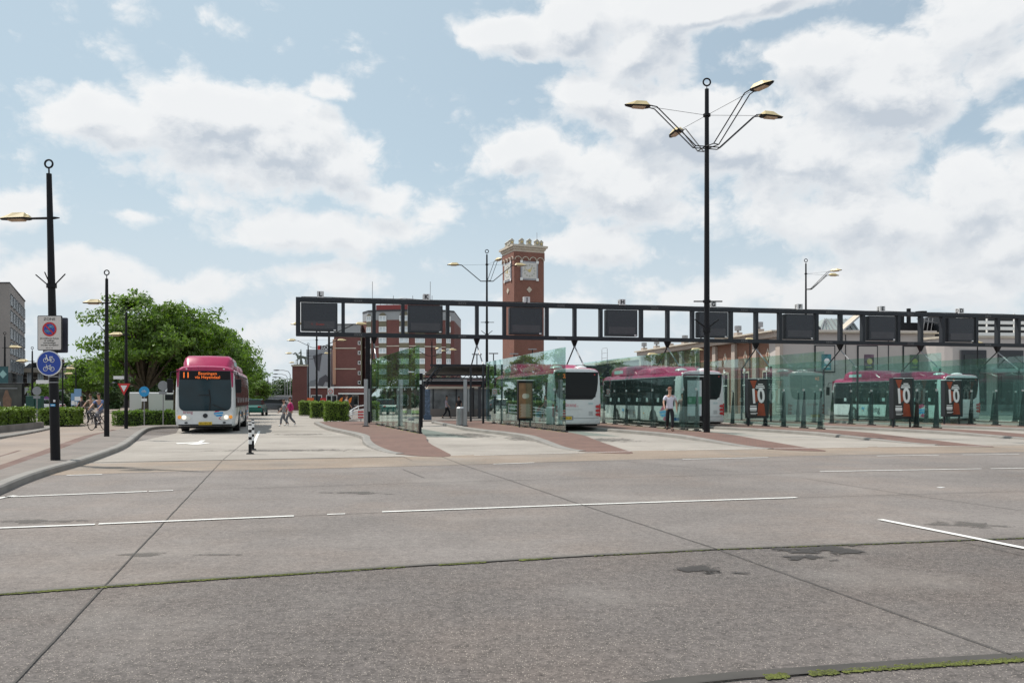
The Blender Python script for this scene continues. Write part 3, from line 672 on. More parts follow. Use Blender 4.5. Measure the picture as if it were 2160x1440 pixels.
kb = smoothpts(kb); kerb([p + Vector((-.1, 0, 0)) for p in kb], .3, .10, 1)
sheet('pavement', [(p.x - .35, p.y) for p in kb] + [W(150, 868)[:2], W(0, 868)[:2], (-60, 60), (-60, 25)], .09, M_pave, .09)
a = W(112, 900); hedge(1.7, 3.4, .85, (a.x - .4, a.y + 1.6, .09), R(20), 'loose yellow-green shrub bed right of the grey planter', None, 6000, .07)
a = W(40, 868); 

# ------------------------------------------------------------------ street lamps
def lamp_head(parent, at, az, sc=1.0):
    """faceted hood with a flat lens underneath; local x points outwards"""
    q = Matrix.Translation(at) @ Matrix.Rotation(az, 4, 'Z') @ Matrix.Diagonal((sc, sc, sc, 1))
    base = [(-.55, -.14, 0), (-.40, -.24, 0), (.30, -.20, 0), (.62, -.05, .02), (.62, .05, .02), (.30, .20, 0), (-.40, .24, 0), (-.55, .14, 0)]
    topv = [(-.48, -.05, .10), (-.34, -.10, .20), (.10, -.09, .20), (.40, -.03, .10), (.40, .03, .10), (.10, .09, .20), (-.34, .10, .20), (-.48, .05, .10)]
    mb = MB(); mb.loft([[q @ Vector(p) for p in base], [q @ Vector(p) for p in topv]])
    h = mb.build('lamp_head', M_yellow, parent)
    mb = MB(); low = [(p[0] * .92, p[1] * .85, -.045) for p in base]
    mb.loft([[q @ Vector(p) + Vector((0, 0, -.002)) for p in base], [q @ Vector(p) for p in low]]); mb.build('rim', M_black, h)
    ln = [(-.30, -.15, 0), (.28, -.13, 0), (.28, .13, 0), (-.30, .15, 0)]
    mb = MB(); mb.loft([[q @ Vector((p[0], p[1], -.047)) for p in ln], [q @ Vector((p[0] * .92, p[1] * .85, -.10)) for p in ln]]); mb.build('lens', M_lens, h)
def ringtop(parent, z, r=.09, t=.022):
    mb = MB(); mb.cyl((0, 0, z), (0, 0, z + .14), .018, n=8); mb.ring((0, 0, z + .14 + r), (0, 1, 0), r, t); mb.build('ring_finial', M_black, parent, smooth=True)
def lamp1(loc, H, hz, az, label, group, r=.11, br=None, sc=1.0, arm=.55):
    t = thing('street_lamp', label, 'street lamp', loc, 0, group)
    mb = MB(); mb.cyl((0, 0, 0), (0, 0, 1.6), r, r * .97, 20); mb.cyl((0, 0, 1.6), (0, 0, H), r * .96, r * .55, 20); mb.build('pole', M_black, t, smooth=True)
    ringtop(t, H)
    u = Vector((math.cos(az), math.sin(az), 0))
    mb = MB(); mb.tube([u * -.22 + Vector((0, 0, hz)), u * -.1 + Vector((0, 0, hz)), u * arm + Vector((0, 0, hz))], [.012, .032, .026], 8); mb.build('arm', M_black, t, smooth=True)
    lamp_head(t, u * (arm + .45 * sc) + Vector((0, 0, hz + .01)), az, sc)
    if br:
        mb = MB(); mb.cyl((0, 0, br - .05), (0, 0, br + .05), r * 1.05, n=16)
        for a in (az + .1, az + math.pi - .1, az + 1.7): mb.tube([(r * .6 * math.cos(a), r * .6 * math.sin(a), br), ((r + .24) * math.cos(a), (r + .24) * math.sin(a), br + .26)], .014, 6)
        mb.build('banner_bracket', M_black, t)
    return t
GL = 'single-arm black street lamps on the left'
p = W(117, 970, .118)
main_lamp = lamp1((p.x, p.y, .118), 6.65, 5.62, R(180), 'thick black lamp post nearest the camera, carrying the blue cycle sign', GL, .105, 4.05, .62, .50)
main_lamp.rotation_euler.y = R(-1.3)
p = W(225, 920, .118); lamp1((p.x, p.y, .118), 5.95, 5.03, R(184), 'slim black lamp post left of the big tree, second from the camera', GL, .095, 3.5, .62, .22)
p = W(266, 903.5, .118); lamp1((p.x, p.y, .118), 5.5, 4.45, R(178), 'black lamp post behind the red and white give-way triangle', GL, .085, None, .62, .22)
for (px, Y, H, az_, lb) in ((68, 62, 5.2, 180, 'thin black lamp post left of the round grey sign back'), (10, 58, 6.0, 0, 'black lamp post with a hanging banner before the grey office block'), (170, 95, 6.2, 180, 'distant black lamp post before the slate roofs'), (132, 80, 5.3, 0, 'distant black lamp post just right of the blue cycle sign'), (160, 84, 4.9, 180, 'distant thin lamp post left of the small light green tree')):
    lamp1((X(px, Y), Y, 0), H, H - .8, R(az_), lb, GL, .09, None, .8, .4)

def lamp4(loc, H, root, hz, angs, label, group, lo=.12, hi=.065, brk=None, stay=None):
    t = thing('street_lamp', label, 'street lamp', loc, 0, group)
    mb = MB(); mb.cyl((0, 0, 0), (0, 0, H), lo, hi, 20); mb.build('pole', M_black, t, smooth=True)
    ringtop(t, H, .15, .035)
    stay = stay or hz
    for a in angs:
        a = R(a); u = Vector((math.cos(a), math.sin(a), 0)); v = Vector((-u.y, u.x, 0)); mb = MB()
        for s in (-1, 1):
            mb.tube([v * .14 * s + Vector((0, 0, root)), u * .55 + v * .14 * s + Vector((0, 0, root)), u * 2.25 + v * .14 * s + Vector((0, 0, hz - .08)), u * 2.55 + v * .12 * s + Vector((0, 0, hz - .03))], .024, 6)
        mb.beam(u * .55 - v * .14 + Vector((0, 0, root)), u * .55 + v * .14 + Vector((0, 0, root)), .03, .03)
        mb.build('arm', M_black, t)
        MB().tube([Vector((0, 0, stay)), u * 2.4 + Vector((0, 0, hz - .06))], .009, 5).build('stay_wire', M_black, t)
        lamp_head(t, u * 3.0 + Vector((0, 0, hz - .04)), a, .95)
    MB().cyl((0, 0, stay - .05), (0, 0, stay + .05), hi * 1.5 + .03, n=12).build('collar', M_black, t)
    if brk:
        mb = MB(); mb.beam((-.55, 0, brk), (.65, .0, brk), .05, .05); mb.cyl((0, 0, brk - .05), (0, 0, brk + .05), lo * 1.2, n=14); mb.build('banner_bracket', M_black, t); mb = MB()
        for s in (-1, 1): mb.tube([(0, 0, brk - 1.15), (s * .5, 0, brk - .75)], .03, 6)
        mb.cyl((0, 0, brk - 1.3), (0, 0, brk - 1.1), lo * 1.25, n=14); mb.build('banner_bracket', M_black, t)
    return t
GM = 'tall multi-arm black street lamps'
p = W(1491, 912, .118)
lamp4((p.x, p.y, .118), 14.4, 11.95, 13.55, (190, 14, -60, 104), 'tallest black lamp mast with four sand-coloured heads, standing on the platform right of the man', GM, .135, .085, 5.5, 13.3)
lamp4((X(1027, 72.6), 72.6, 0), 14.5, 12.1, 13.6, (182, 3, -68), 'black lamp mast left of the clock tower with three visible heads', GM, .15, .07, 8.4)
lamp4((X(1700, 78), 78, 0), 14.6, 12.1, 13.6, (-48, 12), 'black lamp mast at the right with both heads pointing right', GM, .15, .07)
GS = 'multi-arm street lamps in the far street'
for (px, Y, lb) in ((694, 75, 'far lamp mast rising right behind the hedge cubes and through the gantry'), (668, 96, 'far lamp mast behind the grey mural, second nearest of the far row'), (650, 124, 'far lamp mast right beside the statue pillar'), (648, 156, 'far lamp mast behind the statue pillar, smallest of the row'), (911, 115, 'far lamp mast in front of the red-brown tower block')):
    lamp4((X(px, Y), Y, 0), 9.6, 7.6, 8.5, (180, 0) if px != 911 else (200, 0, 60, -70), lb, GS, .13, .09)
for (px, Y) in ((612, 190), (606, 220), (601, 250)):
    t = thing('street_lamp', 'slender grey curved street lamp left of the statue pillar', 'street lamp', (X(px, Y), Y, 0), 0, 'slender curved lamps in the far distance')
    MB().tube([(0, 0, 0), (0, 0, 7.2), (-.4, 0, 7.9), (-1.6, 0, 8.2), (-2.8, 0, 8.2)], .09, 6).build('pole', M_grey, t); MB().sph((-3.2, 0, 8.2), (.8, .3, .16), 8).build('lamp_head', M_slate, t)
for (px, Y, hz, lb) in ((1041, 78, 5.9, 'T-shaped platform lamp just right of the mid lamp mast'), (1006, 74, 5.6, 'T-shaped platform lamp under the gantry support near bay K'), (1123, 86, 6.8, 'T-shaped platform lamp before the right face of the clock tower'), (1084, 84, 6.2, 'T-shaped platform lamp before the corner of the clock tower')):
    t = thing('platform_lamp', lb, 'lamp', (X(px, Y), Y, 0), 0, 'T-shaped platform lamps')
    MB().cyl((0, 0, 0), (0, 0, hz), .05, n=8).build('pole', M_black, t); MB().box((0, 0, hz), (.9, .35, .10)).build('lamp_head', M_grey, t)
for (px, Y, py, lb) in ((1377, 62, 748, 'sand-coloured platform lamp above the second bus roof'), (1470, 60, 738, 'sand-coloured platform lamp left of the tall mast'), (1582, 70, 716, 'sand-coloured platform lamp under the gantry near bay F'), (2062, 70, 723, 'sand-coloured platform lamp right of display D')):
    t = thing('platform_lamp', lb, 'lamp', (X(px, Y), Y, 0), 0, 'sand-coloured platform lamps'); z = Z(py, Y)
    MB().cyl((0, 0, 0), (0, 0, z), .05, n=8).build('pole', M_black, t); lamp_head(t, Vector((0, 0, z)), 0, .8)

# ------------------------------------------------------------------ traffic signs
def bike(mb, c, s, m=0, moped=False, M=None):
    P_ = lambda x, y: M @ Vector((c[0] + x * s, c[1] + y * s, .006))
    def ringp(cx, cy, r, w):
        mb.tube([P_(cx + r * math.cos(math.tau * i / 18), cy + r * math.sin(math.tau * i / 18)) for i in range(18)], w * s, 4, m, True)
    ringp(-.5, 0, .3, .045); ringp(.5, 0, .3, .045)
    seg = [((-.5, 0), (-.28, .62)), ((-.28, .62), (-.42, .66)), ((.5, 0), (.2, .45)), ((-.3, .42), (.2, .45)), ((-.3, .42), (.05, -.02)), ((.05, -.02), (.22, .55)), ((.05, -.02), (.5, 0)), ((.1, .57), (.32, .57))]
    if moped: seg = [((-.5, 0), (-.3, .72)), ((-.3, .72), (-.45, .75)), ((-.34, .5), (-.1, 0)), ((-.1, 0), (.5, 0)), ((.12, .5), (.6, .5)), ((.15, .5), (.2, .1)), ((-.38, .45), (-.2, .25))]
    for (a, b) in seg: mb.tube([P_(*a), P_(*b)], (.07 if moped else .035) * s, 4, m)
lx, ly = main_lamp.location.x, main_lamp.location.y
# zone board
ZB = Z(702, ly - .15)
s_ = thing('zone_sign', 'white rectangular ZONE no-parking board for bicycles on the nearest lamp post', 'sign', (lx - .045, ly - .16, ZB))
w_, h_ = .56, .80
mb = MB(); mb.plate(rrect(w_, h_, .03), MF(), -.03); mb.build('panel', M_ink, s_)
mb = MB(); mb.plate(rrect(w_ - .03, h_ - .03, .025), MF(0, -.001), .004); mb.build('face', mat('sign_face', (.66, .62, .58), .45), s_)
mb = MB()
mb.plate(circ(.165, 36), MF(0, -.007, .085), .002, 0); mb.build('red_ring', M_sred, s_)
mb = MB(); mb.plate(circ(.125, 36), MF(0, -.011, .085), .002, 0); mb.build('blue_disc', M_blue, s_)
mb = MB(); bike(mb, (-.045, -.055), .075, 0, False, MF(0, -.013, .085)); bike(mb, (.045, .045), .075, 0, True, MF(0, -.013, .085)); mb.build('bicycle_symbols', mat('sym', (.25, .5, .6), .5), s_)
mb = MB(); mb.beam((-.095, -.018, .18), (.095, -.018, -.01), .004, .03); mb.build('red_bar', M_sred, s_)
text('ZONE', .085, M_ink, (0, -.006, .315), FRONT, s_, sx=1.15)
for k, l in enumerate(('(brom)fietsen buiten', 'de stallings-', 'voorzieningen', 'worden verwijderd')): text(l, .052, M_ink, (0, -.006, -.125 - k * .052), FRONT, s_, sx=1.0)
text('APV art. 5:12', .03, M_ink, (0, -.006, -.345), FRONT, s_)
mb = MB(); mb.box((0, .03, .2), (.1, .05, .05)); mb.box((0, .03, -.25), (.1, .05, .05)); mb.build('bracket', M_grey, s_)
b_ = thing('sign_board', 'grey back of a second board on the far side of the nearest lamp post', 'sign', (lx - .085, ly + .16, ZB - .03)); mb = MB(); mb.plate(rrect(.58, .82, .03), MF(0, 0, 0), .02); mb.build('panel', mat('signback', (.10, .10, .13), .5, .3), b_); MB().box((0, -.045, 0), (.12, .05, .3)).build('bracket', M_grey, b_)
ZC = Z(766, ly - .15)
s_ = thing('cycle_sign', 'round blue sign with a white moped above a white bicycle', 'sign', (lx - .055, ly - .165, ZC))
MB().plate(circ(.29, 40), MF(), -.02).build('disc', M_wh, s_)
MB().plate(circ(.268, 40), MF(0, -.001), .004).build('blue_face', M_blue, s_)
mb = MB(); bike(mb, (0, .07), .155, 0, True, MF(0, -.006)); bike(mb, (0, -.13), .155, 0, False, MF(0, -.006)); mb.build('symbols', M_wh, s_)
MB().box((.02, .04, 0), (.1, .06, .08)).build('bracket', M_grey, s_)
for z, w in ((Z(795, ly), .13), (Z(807, ly), .13)): MB().cyl((0, 0, z - .118), (0, 0, z - .10), .104, n=18).build('clamp_band', M_grey, main_lamp)
# street name plates and stickers
s_ = thing('street_name_sign', 'small white street name plate pointing left on the nearest lamp post', 'sign', (lx - .11, ly - .02, Z(805, ly))); MB().box((-.16, 0, 0), (.32, .03, .085)).build('plate', M_wh, s_)
s_ = thing('sticker', 'small blue sticker on the nearest lamp post', 'sticker', (lx - .0, ly - .1085, Z(854, ly))); MB().box((0, 0, 0), (.11, .006, .055)).build('sheet', M_lblue, s_); MB().box((0, -.004, 0), (.08, .003, .018)).build('band', M_wh, s_)
s_ = thing('sticker', 'small white sticker above the blue one on the nearest lamp post', 'sticker', (lx + .03, ly - .105, Z(845, ly))); MB().box((0, 0, 0), (.045, .006, .05), 0).build('sheet', M_wh, s_)
# give way, blue cycle sign, road sign backs
t3 = W(266, 903.5, .118)
s_ = thing('give_way_sign', 'red and white inverted triangle give-way sign', 'sign', (X(263, 38.3), t3.y - .12, Z(820, t3.y)))
MB().plate([(-.30, .26), (.30, .26), (0, -.30)], MF(), -.02).build('triangle', M_sred, s_); MB().plate([(-.155, .165), (.155, .165), (0, -.13)], MF(0, -.002), .004).build('white_face', M_wh, s_)
MB().box((.06, .05, .05), (.08, .06, .06)).build('bracket', M_grey, s_)
s_ = thing('street_name_sign', 'white street name plate above the give-way triangle', 'sign', (X(254, 38.4), t3.y, Z(796, t3.y))); MB().box((-.05, 0, 0), (.5, .03, .15)).build('plate', M_wh, s_)
def post_sign(loc, h, label, shape, m, cat='sign', name='road_sign', extra=None, pr=.03, face=None):
    s = thing(name, label, cat, loc); MB().cyl((0, 0, 0), (0, 0, h + .25), pr, n=10).build('post', M_grey, s, smooth=True)
    MB().plate(shape, MF(0, -.035, h), -.02).build('panel', m, s)
    if extra: MB().plate(rrect(extra[0], extra[1], .02, 2), MF(0, -.035, h + extra[2]), -.02).build('sub_plate', extra[3], s)
    return s
M_back = mat('sign_back', (.27, .28, .29), .5, .3, noise=.1)
p = W(277, 900, .05); s_ = post_sign((p.x, p.y + 1.5, .05), Z(825, p.y) - .05, 'round blue cycle path sign with a white plate, right of the give-way triangle', circ(.28), M_lblue, extra=(.3, .16, -.45, M_wh)); mb = MB(); bike(mb, (0, 0), .15, 0, False, MF(0, -.037, Z(825, p.y) - .05)); mb.build('symbol', M_wh, s_)
p = W(344, 898, .05); post_sign((p.x, p.y, .05), Z(813, p.y) - .05, 'back of a round grey sign on a post left of the bus', circ(.265), M_back, extra=(.42, .17, -.38, M_back))
p = W(78, 868); post_sign((X(78, 58), 58, 0), Z(824, 58), 'back of a round grey sign on a grey post behind the green cabinets', circ(.32), M_back, extra=(.5, .2, -.45, M_back))
post_sign((X(50, 66), 66, 0), Z(826, 66), 'grey back of a triangular sign beside the billboard', [(-.45, .35), (.45, .35), (0, -.4)], M_back)
post_sign((X(98, 90), 90, 0), Z(844, 90) + .1, 'small purple no-stopping roundel above the white parked cars', circ(.35), mat('purple_sign', (.18, .05, .22), .5))
for (px, Y, py, lb) in ((164, 70, 833, 'light blue information board right of the nearest lamp post'), (157, 72, 842, 'smaller blue information board left of the light one')):
    s_ = thing('information_board', lb, 'sign', (X(px, Y), Y, 0)); z = Z(py, Y); MB().box((0, 0, z), (.6, .06, 1.1)).build('panel', mat('board_blue', (.18, .32, .5), .5), s_)
    mb = MB(); mb.cyl((-.25, .02, 0), (-.25, .02, z - .55), .03, n=8); mb.cyl((.25, .02, 0), (.25, .02, z - .55), .03, n=8); mb.build('legs', M_grey, s_); MB().box((0, -.035, z - .3), (.52, .01, .35)).build('white_field', M_wh, s_)
s_ = thing('speed_zone_sign', 'square white 30 zone board with a red ring on the far mast beside the hedges', 'sign', (X(694, 74), 74.7, Z(826, 74)))
MB().box((0, -.02, 0), (.55, .04, .72)).build('panel', M_wh, s_); mb = MB(); mb.ring((0, -.05, .05), (0, 1, 0), .18, .028); mb.build('red_ring', M_sred, s_); text('30', .2, M_ink, (0, -.045, .05), FRONT, s_); MB().plate(rrect(.4, .1, .01, 2), MF(0, -.041, -.26), .004).build('lower_bar', M_back, s_)
# bollards
def bollard(px, py, label):
    p = W(px, py); s = thing('bollard', label, 'bollard', (p.x, p.y, .004), 0, 'black and white marker posts right of the bus')
    MB().cyl((0, 0, 0), (0, 0, .04), .11, .09, 14).build('foot', M_rub, s)
    MB().cyl((0, 0, .04), (0, 0, .92), .045, .042, 16).build('post', M_black, s, smooth=True)
    for z in (.28, .48, .68, .84): MB().cyl((0, 0, z), (0, 0, z + (.12 if z < .8 else .05)), .0475, n=16).build('white_band', M_wh, s, smooth=True)
bollard(527.5, 957.5, 'black and white striped marker post in front, nearest the camera'); bollard(533, 949, 'striped marker post hidden close behind the first one')

# ------------------------------------------------------------------ display gantry
GA = Vector((X(676, 46.0), 46.0, 0)); GD = Vector((5.895, 1.235, 0)); gl = GD.length; ga = math.atan2(GD.y, GD.x); ZT, ZBm = 7.27, 5.08
gt = thing('display_gantry', 'long charcoal steel gantry with black departure displays spanning all platforms', 'gantry', (GA.x, GA.y, 0), ga)
u0, u1 = -.225 * gl, 8.4 * gl
MB().box(((u0 + u1) / 2, 0, ZT - .12), (u1 - u0, .34, .24)).build('top_chord', M_dark, gt, bevel=.015)
MB().box(((u0 + u1) / 2, 0, ZBm + .12), (u1 - u0, .34, .24)).build('bottom_chord', M_dark, gt, bevel=.015)
MB().box(((u0 + u1) / 2, -.02, ZT + .02), (u1 - u0, .10, .035)).build('cable_tray', M_grey, gt)
MB().box((u0 + .12, 0, (ZT + ZBm) / 2), (.24, .335, ZT - ZBm - .48)).build('end_post', M_dark, gt)
lb_ = dict(zip(range(9), 'LKJHGFED'))
ux = MB(); ux.box((0, 0, (ZT + ZBm) / 2), (.2, .32, ZT - ZBm - .48)); up0 = None
def upright(u):
    global up0
    if up0 is None: up0 = ux.build('upright', M_dark, gt, (u, 0, 0))
    else:
        o = up0.copy(); COL.objects.link(o); o.location = (u, 0, 0)
Mst = mat('weathered_steel', (.040, .042, .045), .6, noise=.4, nscale=5)
for k in range(9):
    for z in (ZT - .12, ZBm + .12):
        pl_ = MB().box(((k + .5) * gl - .9, -.176, z), (.5, .012, .19)).build('splice_plate', Mst, gt)
        for dx in (-.18, -.06, .06, .18): MB().cyl(((k + .5) * gl - .9 + dx, -.182, z), ((k + .5) * gl - .9 + dx, -.196, z), .018, n=6).build('bolt', M_grey, pl_)
MB().tube([(u0 + .3 + j * 1.5, -.10, ZT + .045 + .012 * math.sin(j * 2.3)) for j in range(int((u1 - u0 - .5) / 1.5))], .018, 6).build('cable', M_rub, gt)
for k in range(9):
    c = k * gl
    if k: upright(c - .225 * gl)
    upright(c + .21 * gl); upright(c + .5 * gl)
    if k > 7: continue
    zc = (ZT + ZBm) / 2
    mb = MB(); mb.box((0, -.04, 0), (2.02, .44, 1.60)); o = mb.build('display_screen', M_screen, gt, (c - .01 * gl, 0, zc), bevel=.02, label='black departure display of bay ' + lb_[k])
    MB().box((0, -.262, .0), (1.86, .006, 1.44)).build('screen_glass', mat('screen_glass', (.020, .024, .032), .25, noise=.1), o)
    MB().box((0, -.268, -.45), (1.70, .008, .42)).build('text_strip', M_screen2, o)
    MB().box((.86, -.275, -.74), (.13, .02, .07)).build('sensor', M_wh, o)
    if k == 0: text('11   Druten', .16, mat('dim_led', (.35, .03, .015), .5, emit=.15), (-.1, -.275, -.42), FRONT, o)
    l = MB().box((0, 0, .18), (.37, .37, .36)); l = l.build('letter_box', mat('letterbox', (.60, .60, .60), .5), gt, (c, -.02, ZT + .01))
    text(lb_[k], .35, M_ink, (0, -.189, .18), FRONT, l, name='letter', bold=.012, label='letter ' + lb_[k])
    text(lb_[k], .35, M_ink, (-.189, 0, .18), (R(90), 0, R(-90)), l, name='letter', bold=.006)
lane = bear(-15); la = Matrix.Rotation(-ga, 4, 'Z') @ lane
for k in range(9):
    c = Vector(((k + .5) * gl, 0, 0)); top = c + Vector((0, 0, ZBm - .35))
    mb = MB(); mb.loft([[(c.x + a * w, b * w, z) for a, b in ((-1, -1), (1, -1), (1, 1), (-1, 1))] for w, z in ((.05, ZBm - .40), (.17, ZBm - .003))]); mb.build('node', M_black, gt)
    for s in (-1, 1):
        ft = c + la * 1.7 * s; mb = MB()
        mb.cyl(top, ft + Vector((0, 0, 3.45)), .042, n=8); mb.build('strut', M_grey if s < 0 else M_dark, gt)  # matching struts: sunlit one paler, shaded one darker, put into the material colour
        MB().cyl(ft + Vector((0, 0, .118)), ft + Vector((0, 0, 3.52)), .065, n=10).build('column', M_dark, gt, smooth=True)
c = (.5 * gl - .35, 0, 0); MB().box((c[0], -.02, ZBm / 2 + .05), (.26, .3, ZBm - .14)).build('main_leg', M_black, gt)

# ------------------------------------------------------------------ glass screens with fins
def fin_mesh():
    mb = MB(); mb.loft([[(-.03, -.13, 0), (.03, -.13, 0), (.03, .22, 0), (-.03, .22, 0)], [(-.025, -.10, 1.0), (.025, -.10, 1.0), (.025, .10, 1.0), (-.025, .10, 1.0)], [(-.02, -.08, 1.78), (.02, -.08, 1.78), (.02, -.02, 1.78), (-.02, -.02, 1.78)]]); return mb
GG = 'green glass wind screens on the platforms'
names = ['beside the hedge cubes, leftmost of all, reflecting the trees', 'left of the bus that shows number 2', 'between the two white buses, behind the man', 'with the upright 10 poster right of the tall lamp mast', 'with the middle 10 poster, in front of the rightmost bus', 'with the rightmost 10 poster', 'cut by the right edge of the picture']
Mfin = None
for i, (x, y, b) in enumerate(PL):
    g_ = thing('glass_screen', 'tall green glass wind screen ' + names[i], 'glass screen', (x, y, .118), -R(b), GG)
    npan = 9 if i else 8; pl = 1.62
    for k in range(npan):
        if i == 0 and k == 0:
            pan0 = MB().box((0, pl / 2, 1.84), (.016, pl - .02, 3.50)).build('glass_panel', M_glass, g_, (0, 0, 0))
            fin0 = fin_mesh().build('fin_post', M_dark, g_, (.06, .35, 0)); clp0 = MB().box((-.045, -.05, 1.84), (.06, .10, .10)).build('clamp', M_lite, fin0)
            foot0 = MB().box((0, 0, .03), (.16, .5, .06)).build('base_plate', M_dark, fin0)
        else:
            q = pan0.copy(); COL.objects.link(q); q.parent = g_; q.location = (0, k * pl, 0)
            q = fin0.copy(); COL.objects.link(q); q.parent = g_; q.location = (.06, k * pl + (.35 if k == 0 else 0), 0)
            for ch in (clp0, foot0): r_ = ch.copy(); COL.objects.link(r_); r_.parent = q
    if i in (0,):
        mb = MB(); mb.loft([[(-.03, -.12, 0), (.03, -.12, 0), (.03, .1, 0), (-.03, .1, 0)], [(-.01, -.03, 1.3), (.01, -.03, 1.3), (.01, .02, 1.3), (-.01, .02, 1.3)]]); mb.build('end_fin', M_black, g_)
# information totems, drawn facing the camera across the platform
def on_wall(i, Y, off=-.55):
    x, y, b = PL[i]; d = bear(b); t = (Y - y) / d.y; n_ = Vector((-d.y, d.x, 0))
    return Vector((x, y, .118)) + d * t + n_ * -off
def totem(loc, label, group=None, w=1.22, h=1.95, z0=.35, dpt=.34, rz=R(12), body=M_screen, name='poster_case'):
    t = thing(name, label, 'poster display' if name == 'poster_case' else 'information pillar', loc, rz, group)
    MB().box((0, 0, z0 + h / 2), (w, dpt, h)).build('case', body, t, bevel=.02)
    for s in (-1, 1): MB().box((s * (w / 2 - .1), .0, z0 / 2), (.07, .07, z0)).build('leg', M_dark, t)
    return t
GP = 'rust and black 10 poster cases on the platforms'
def poster(loc, label):
    w, h, z0 = 1.16, 2.02, .42; t = totem(loc, label, GP, w, h, z0)
    y = -.172; zc = z0 + h / 2
    pn = MB().box((-.06, y - .004, zc), (w - .14, .008, h - .14)).build('poster', mat('poster_black', (.022, .020, .020), .4, noise=.2), t)
    mb = MB(); mb.plate([(-.42, .92), (-.05, .92), (-.22, .42)], MF(-.06, y - .009, zc), .003); mb.plate([(.05, -.2), (.36, -.28), (.45, -.88), (-.02, -.88)], MF(-.06, y - .009, zc), .003)
    mb.plate([(-.2, .5), (.02, .35), (.05, -.1), (-.12, -.2), (-.22, .2)], MF(-.06, y - .009, zc), .003); mb.build('rust_shapes', M_rust, pn)
    text('10', 1.02, M_wh, (-.07, y - .016, zc + .10), (R(90), R(-4), 0), pn, sx=.80, bold=.03, label='big white 10')
    for (a, z, ww, hh) in ((.16, .73, .28, .05), (.14, .64, .46, .055), (.14, .55, .52, .06), (-.24, -.38, .36, .05), (-.24, -.52, .38, .15), (-.24, -.64, .34, .025), (-.2, -.75, .4, .03), (-.24, -.80, .3, .02)): MB().plate(rrect(ww, hh, .02 if hh > .04 else .008, 2, a, z), MF(-.06, y - .012, zc), .003).build('text_line', M_wh, pn)
    MB().box((-.06, -.18, z0 + h + .005), (w - .1, .05, .03)).build('top_light', M_lite, t)
    MB().box((-.02, -.186, z0 + h - .02), (.07, .03, .07)).build('lock', M_lite, t)
poster(on_wall(3, 41.6, -.45), 'black 10 poster case leftmost of three, left of the rightmost bus')
poster(on_wall(4, 40.1, -.45), 'black 10 poster case in the middle, before the side of the rightmost bus')
poster(on_wall(5, 45.0, -.45), 'black 10 poster case rightmost, before the rear window of a bus')
p = on_wall(0, 34.3, .35); t = thing('information_pillar', 'slim black timetable pillar behind the leftmost glass screen', 'information pillar', p, R(14))
MB().box((0, 0, 1.35), (.26, .5, 2.3)).build('case', M_black, t, bevel=.02); MB().box((0, 0, .1), (.18, .3, .2)).build('foot', M_dark, t); MB().box((-.08, -.02, 2.56), (.75, .28, .05)).build('hood', M_lite, t)
MB().box((.02, -.256, 2.12), (.12, .01, .16)).build('notice', M_wh, t); MB().box((-.32, 0, .55), (.3, .3, .12)).build('side_shelf', M_grey, t)
p = on_wall(1, 39.8, .05); t = totem(p, 'timetable pillar with a brown-orange map, beside the bus number 2', None, .86, 1.95, .35, .3, R(12), M_black, 'information_pillar')
pn = MB().box((-.08, -.156, 1.33), (.62, .01, 1.72)).build('map_sheet', mat('map_orange', (.24, .13, .06), .5, noise=.3, nscale=4), t); mb = MB()
for k in range(14): mb.box((-.08, -.164, .55 + k * .045), (.5 - .06 * (k % 3), .004, .018))
mb.plate(circ(.13, 20), MF(-.1, -.166, 1.55), .003); mb.build('print', mat('map_print', (.62, .58, .48), .5), pn); MB().box((0, -.05, 2.33), (.9, .3, .04)).build('hood', M_lite, t)
p = on_wall(2, 36.3, .62); t = totem(p, 'timetable pillar with a white and green sheet, behind the man', None, .95, 2.0, .4, .3, R(8), M_black, 'information_pillar')
MB().box((-.1, -.156, 1.45), (.66, .01, 1.6)).build('timetable', mat('sheet_pale', (.55, .58, .60), .5, noise=.1, nscale=5), t); MB().box((-.1, -.165, 1.35), (.66, .01, .34)).build('green_band', mat('band_green', (.08, .25, .14), .5), t); MB().box((0, -.05, 2.43), (1.0, .3, .04)).build('hood', M_lite, t)
# bins and posts by the canopy
p = W(972, 897, .12); t = thing('litter_bin', 'grey cylindrical litter bin at the end of a platform before the canopy', 'bin', (p.x, p.y, .118)); MB().cyl((0, 0, 0), (0, 0, .92), .24, .24, 20).build('drum', M_grey, t, smooth=True); MB().cyl((0, 0, .92), (0, 0, .99), .25, .2, 20).build('lid', M_lite, t, smooth=True); MB().cyl((0, 0, 0), (0, 0, .05), .26, n=20).build('base', M_dark, t)
for (px, py, lb) in ((981.5, 899, 'grey steel post beside the litter bin'), (772, 899.5, 'grey steel post left of the leftmost glass screen')):
    p = W(px, py, .12); t = thing('steel_post', lb, 'post', (p.x, p.y, .118)); MB().box((0, 0, 1.2), (.18, .18, 2.4)).build('shaft', M_grey, t, bevel=.01); MB().box((.16, 0, 1.35), (.07, .12, 1.15)).build('side_channel', M_back, t); MB().box((0, 0, .03), (.3, .3, .06)).build('foot', M_dark, t)

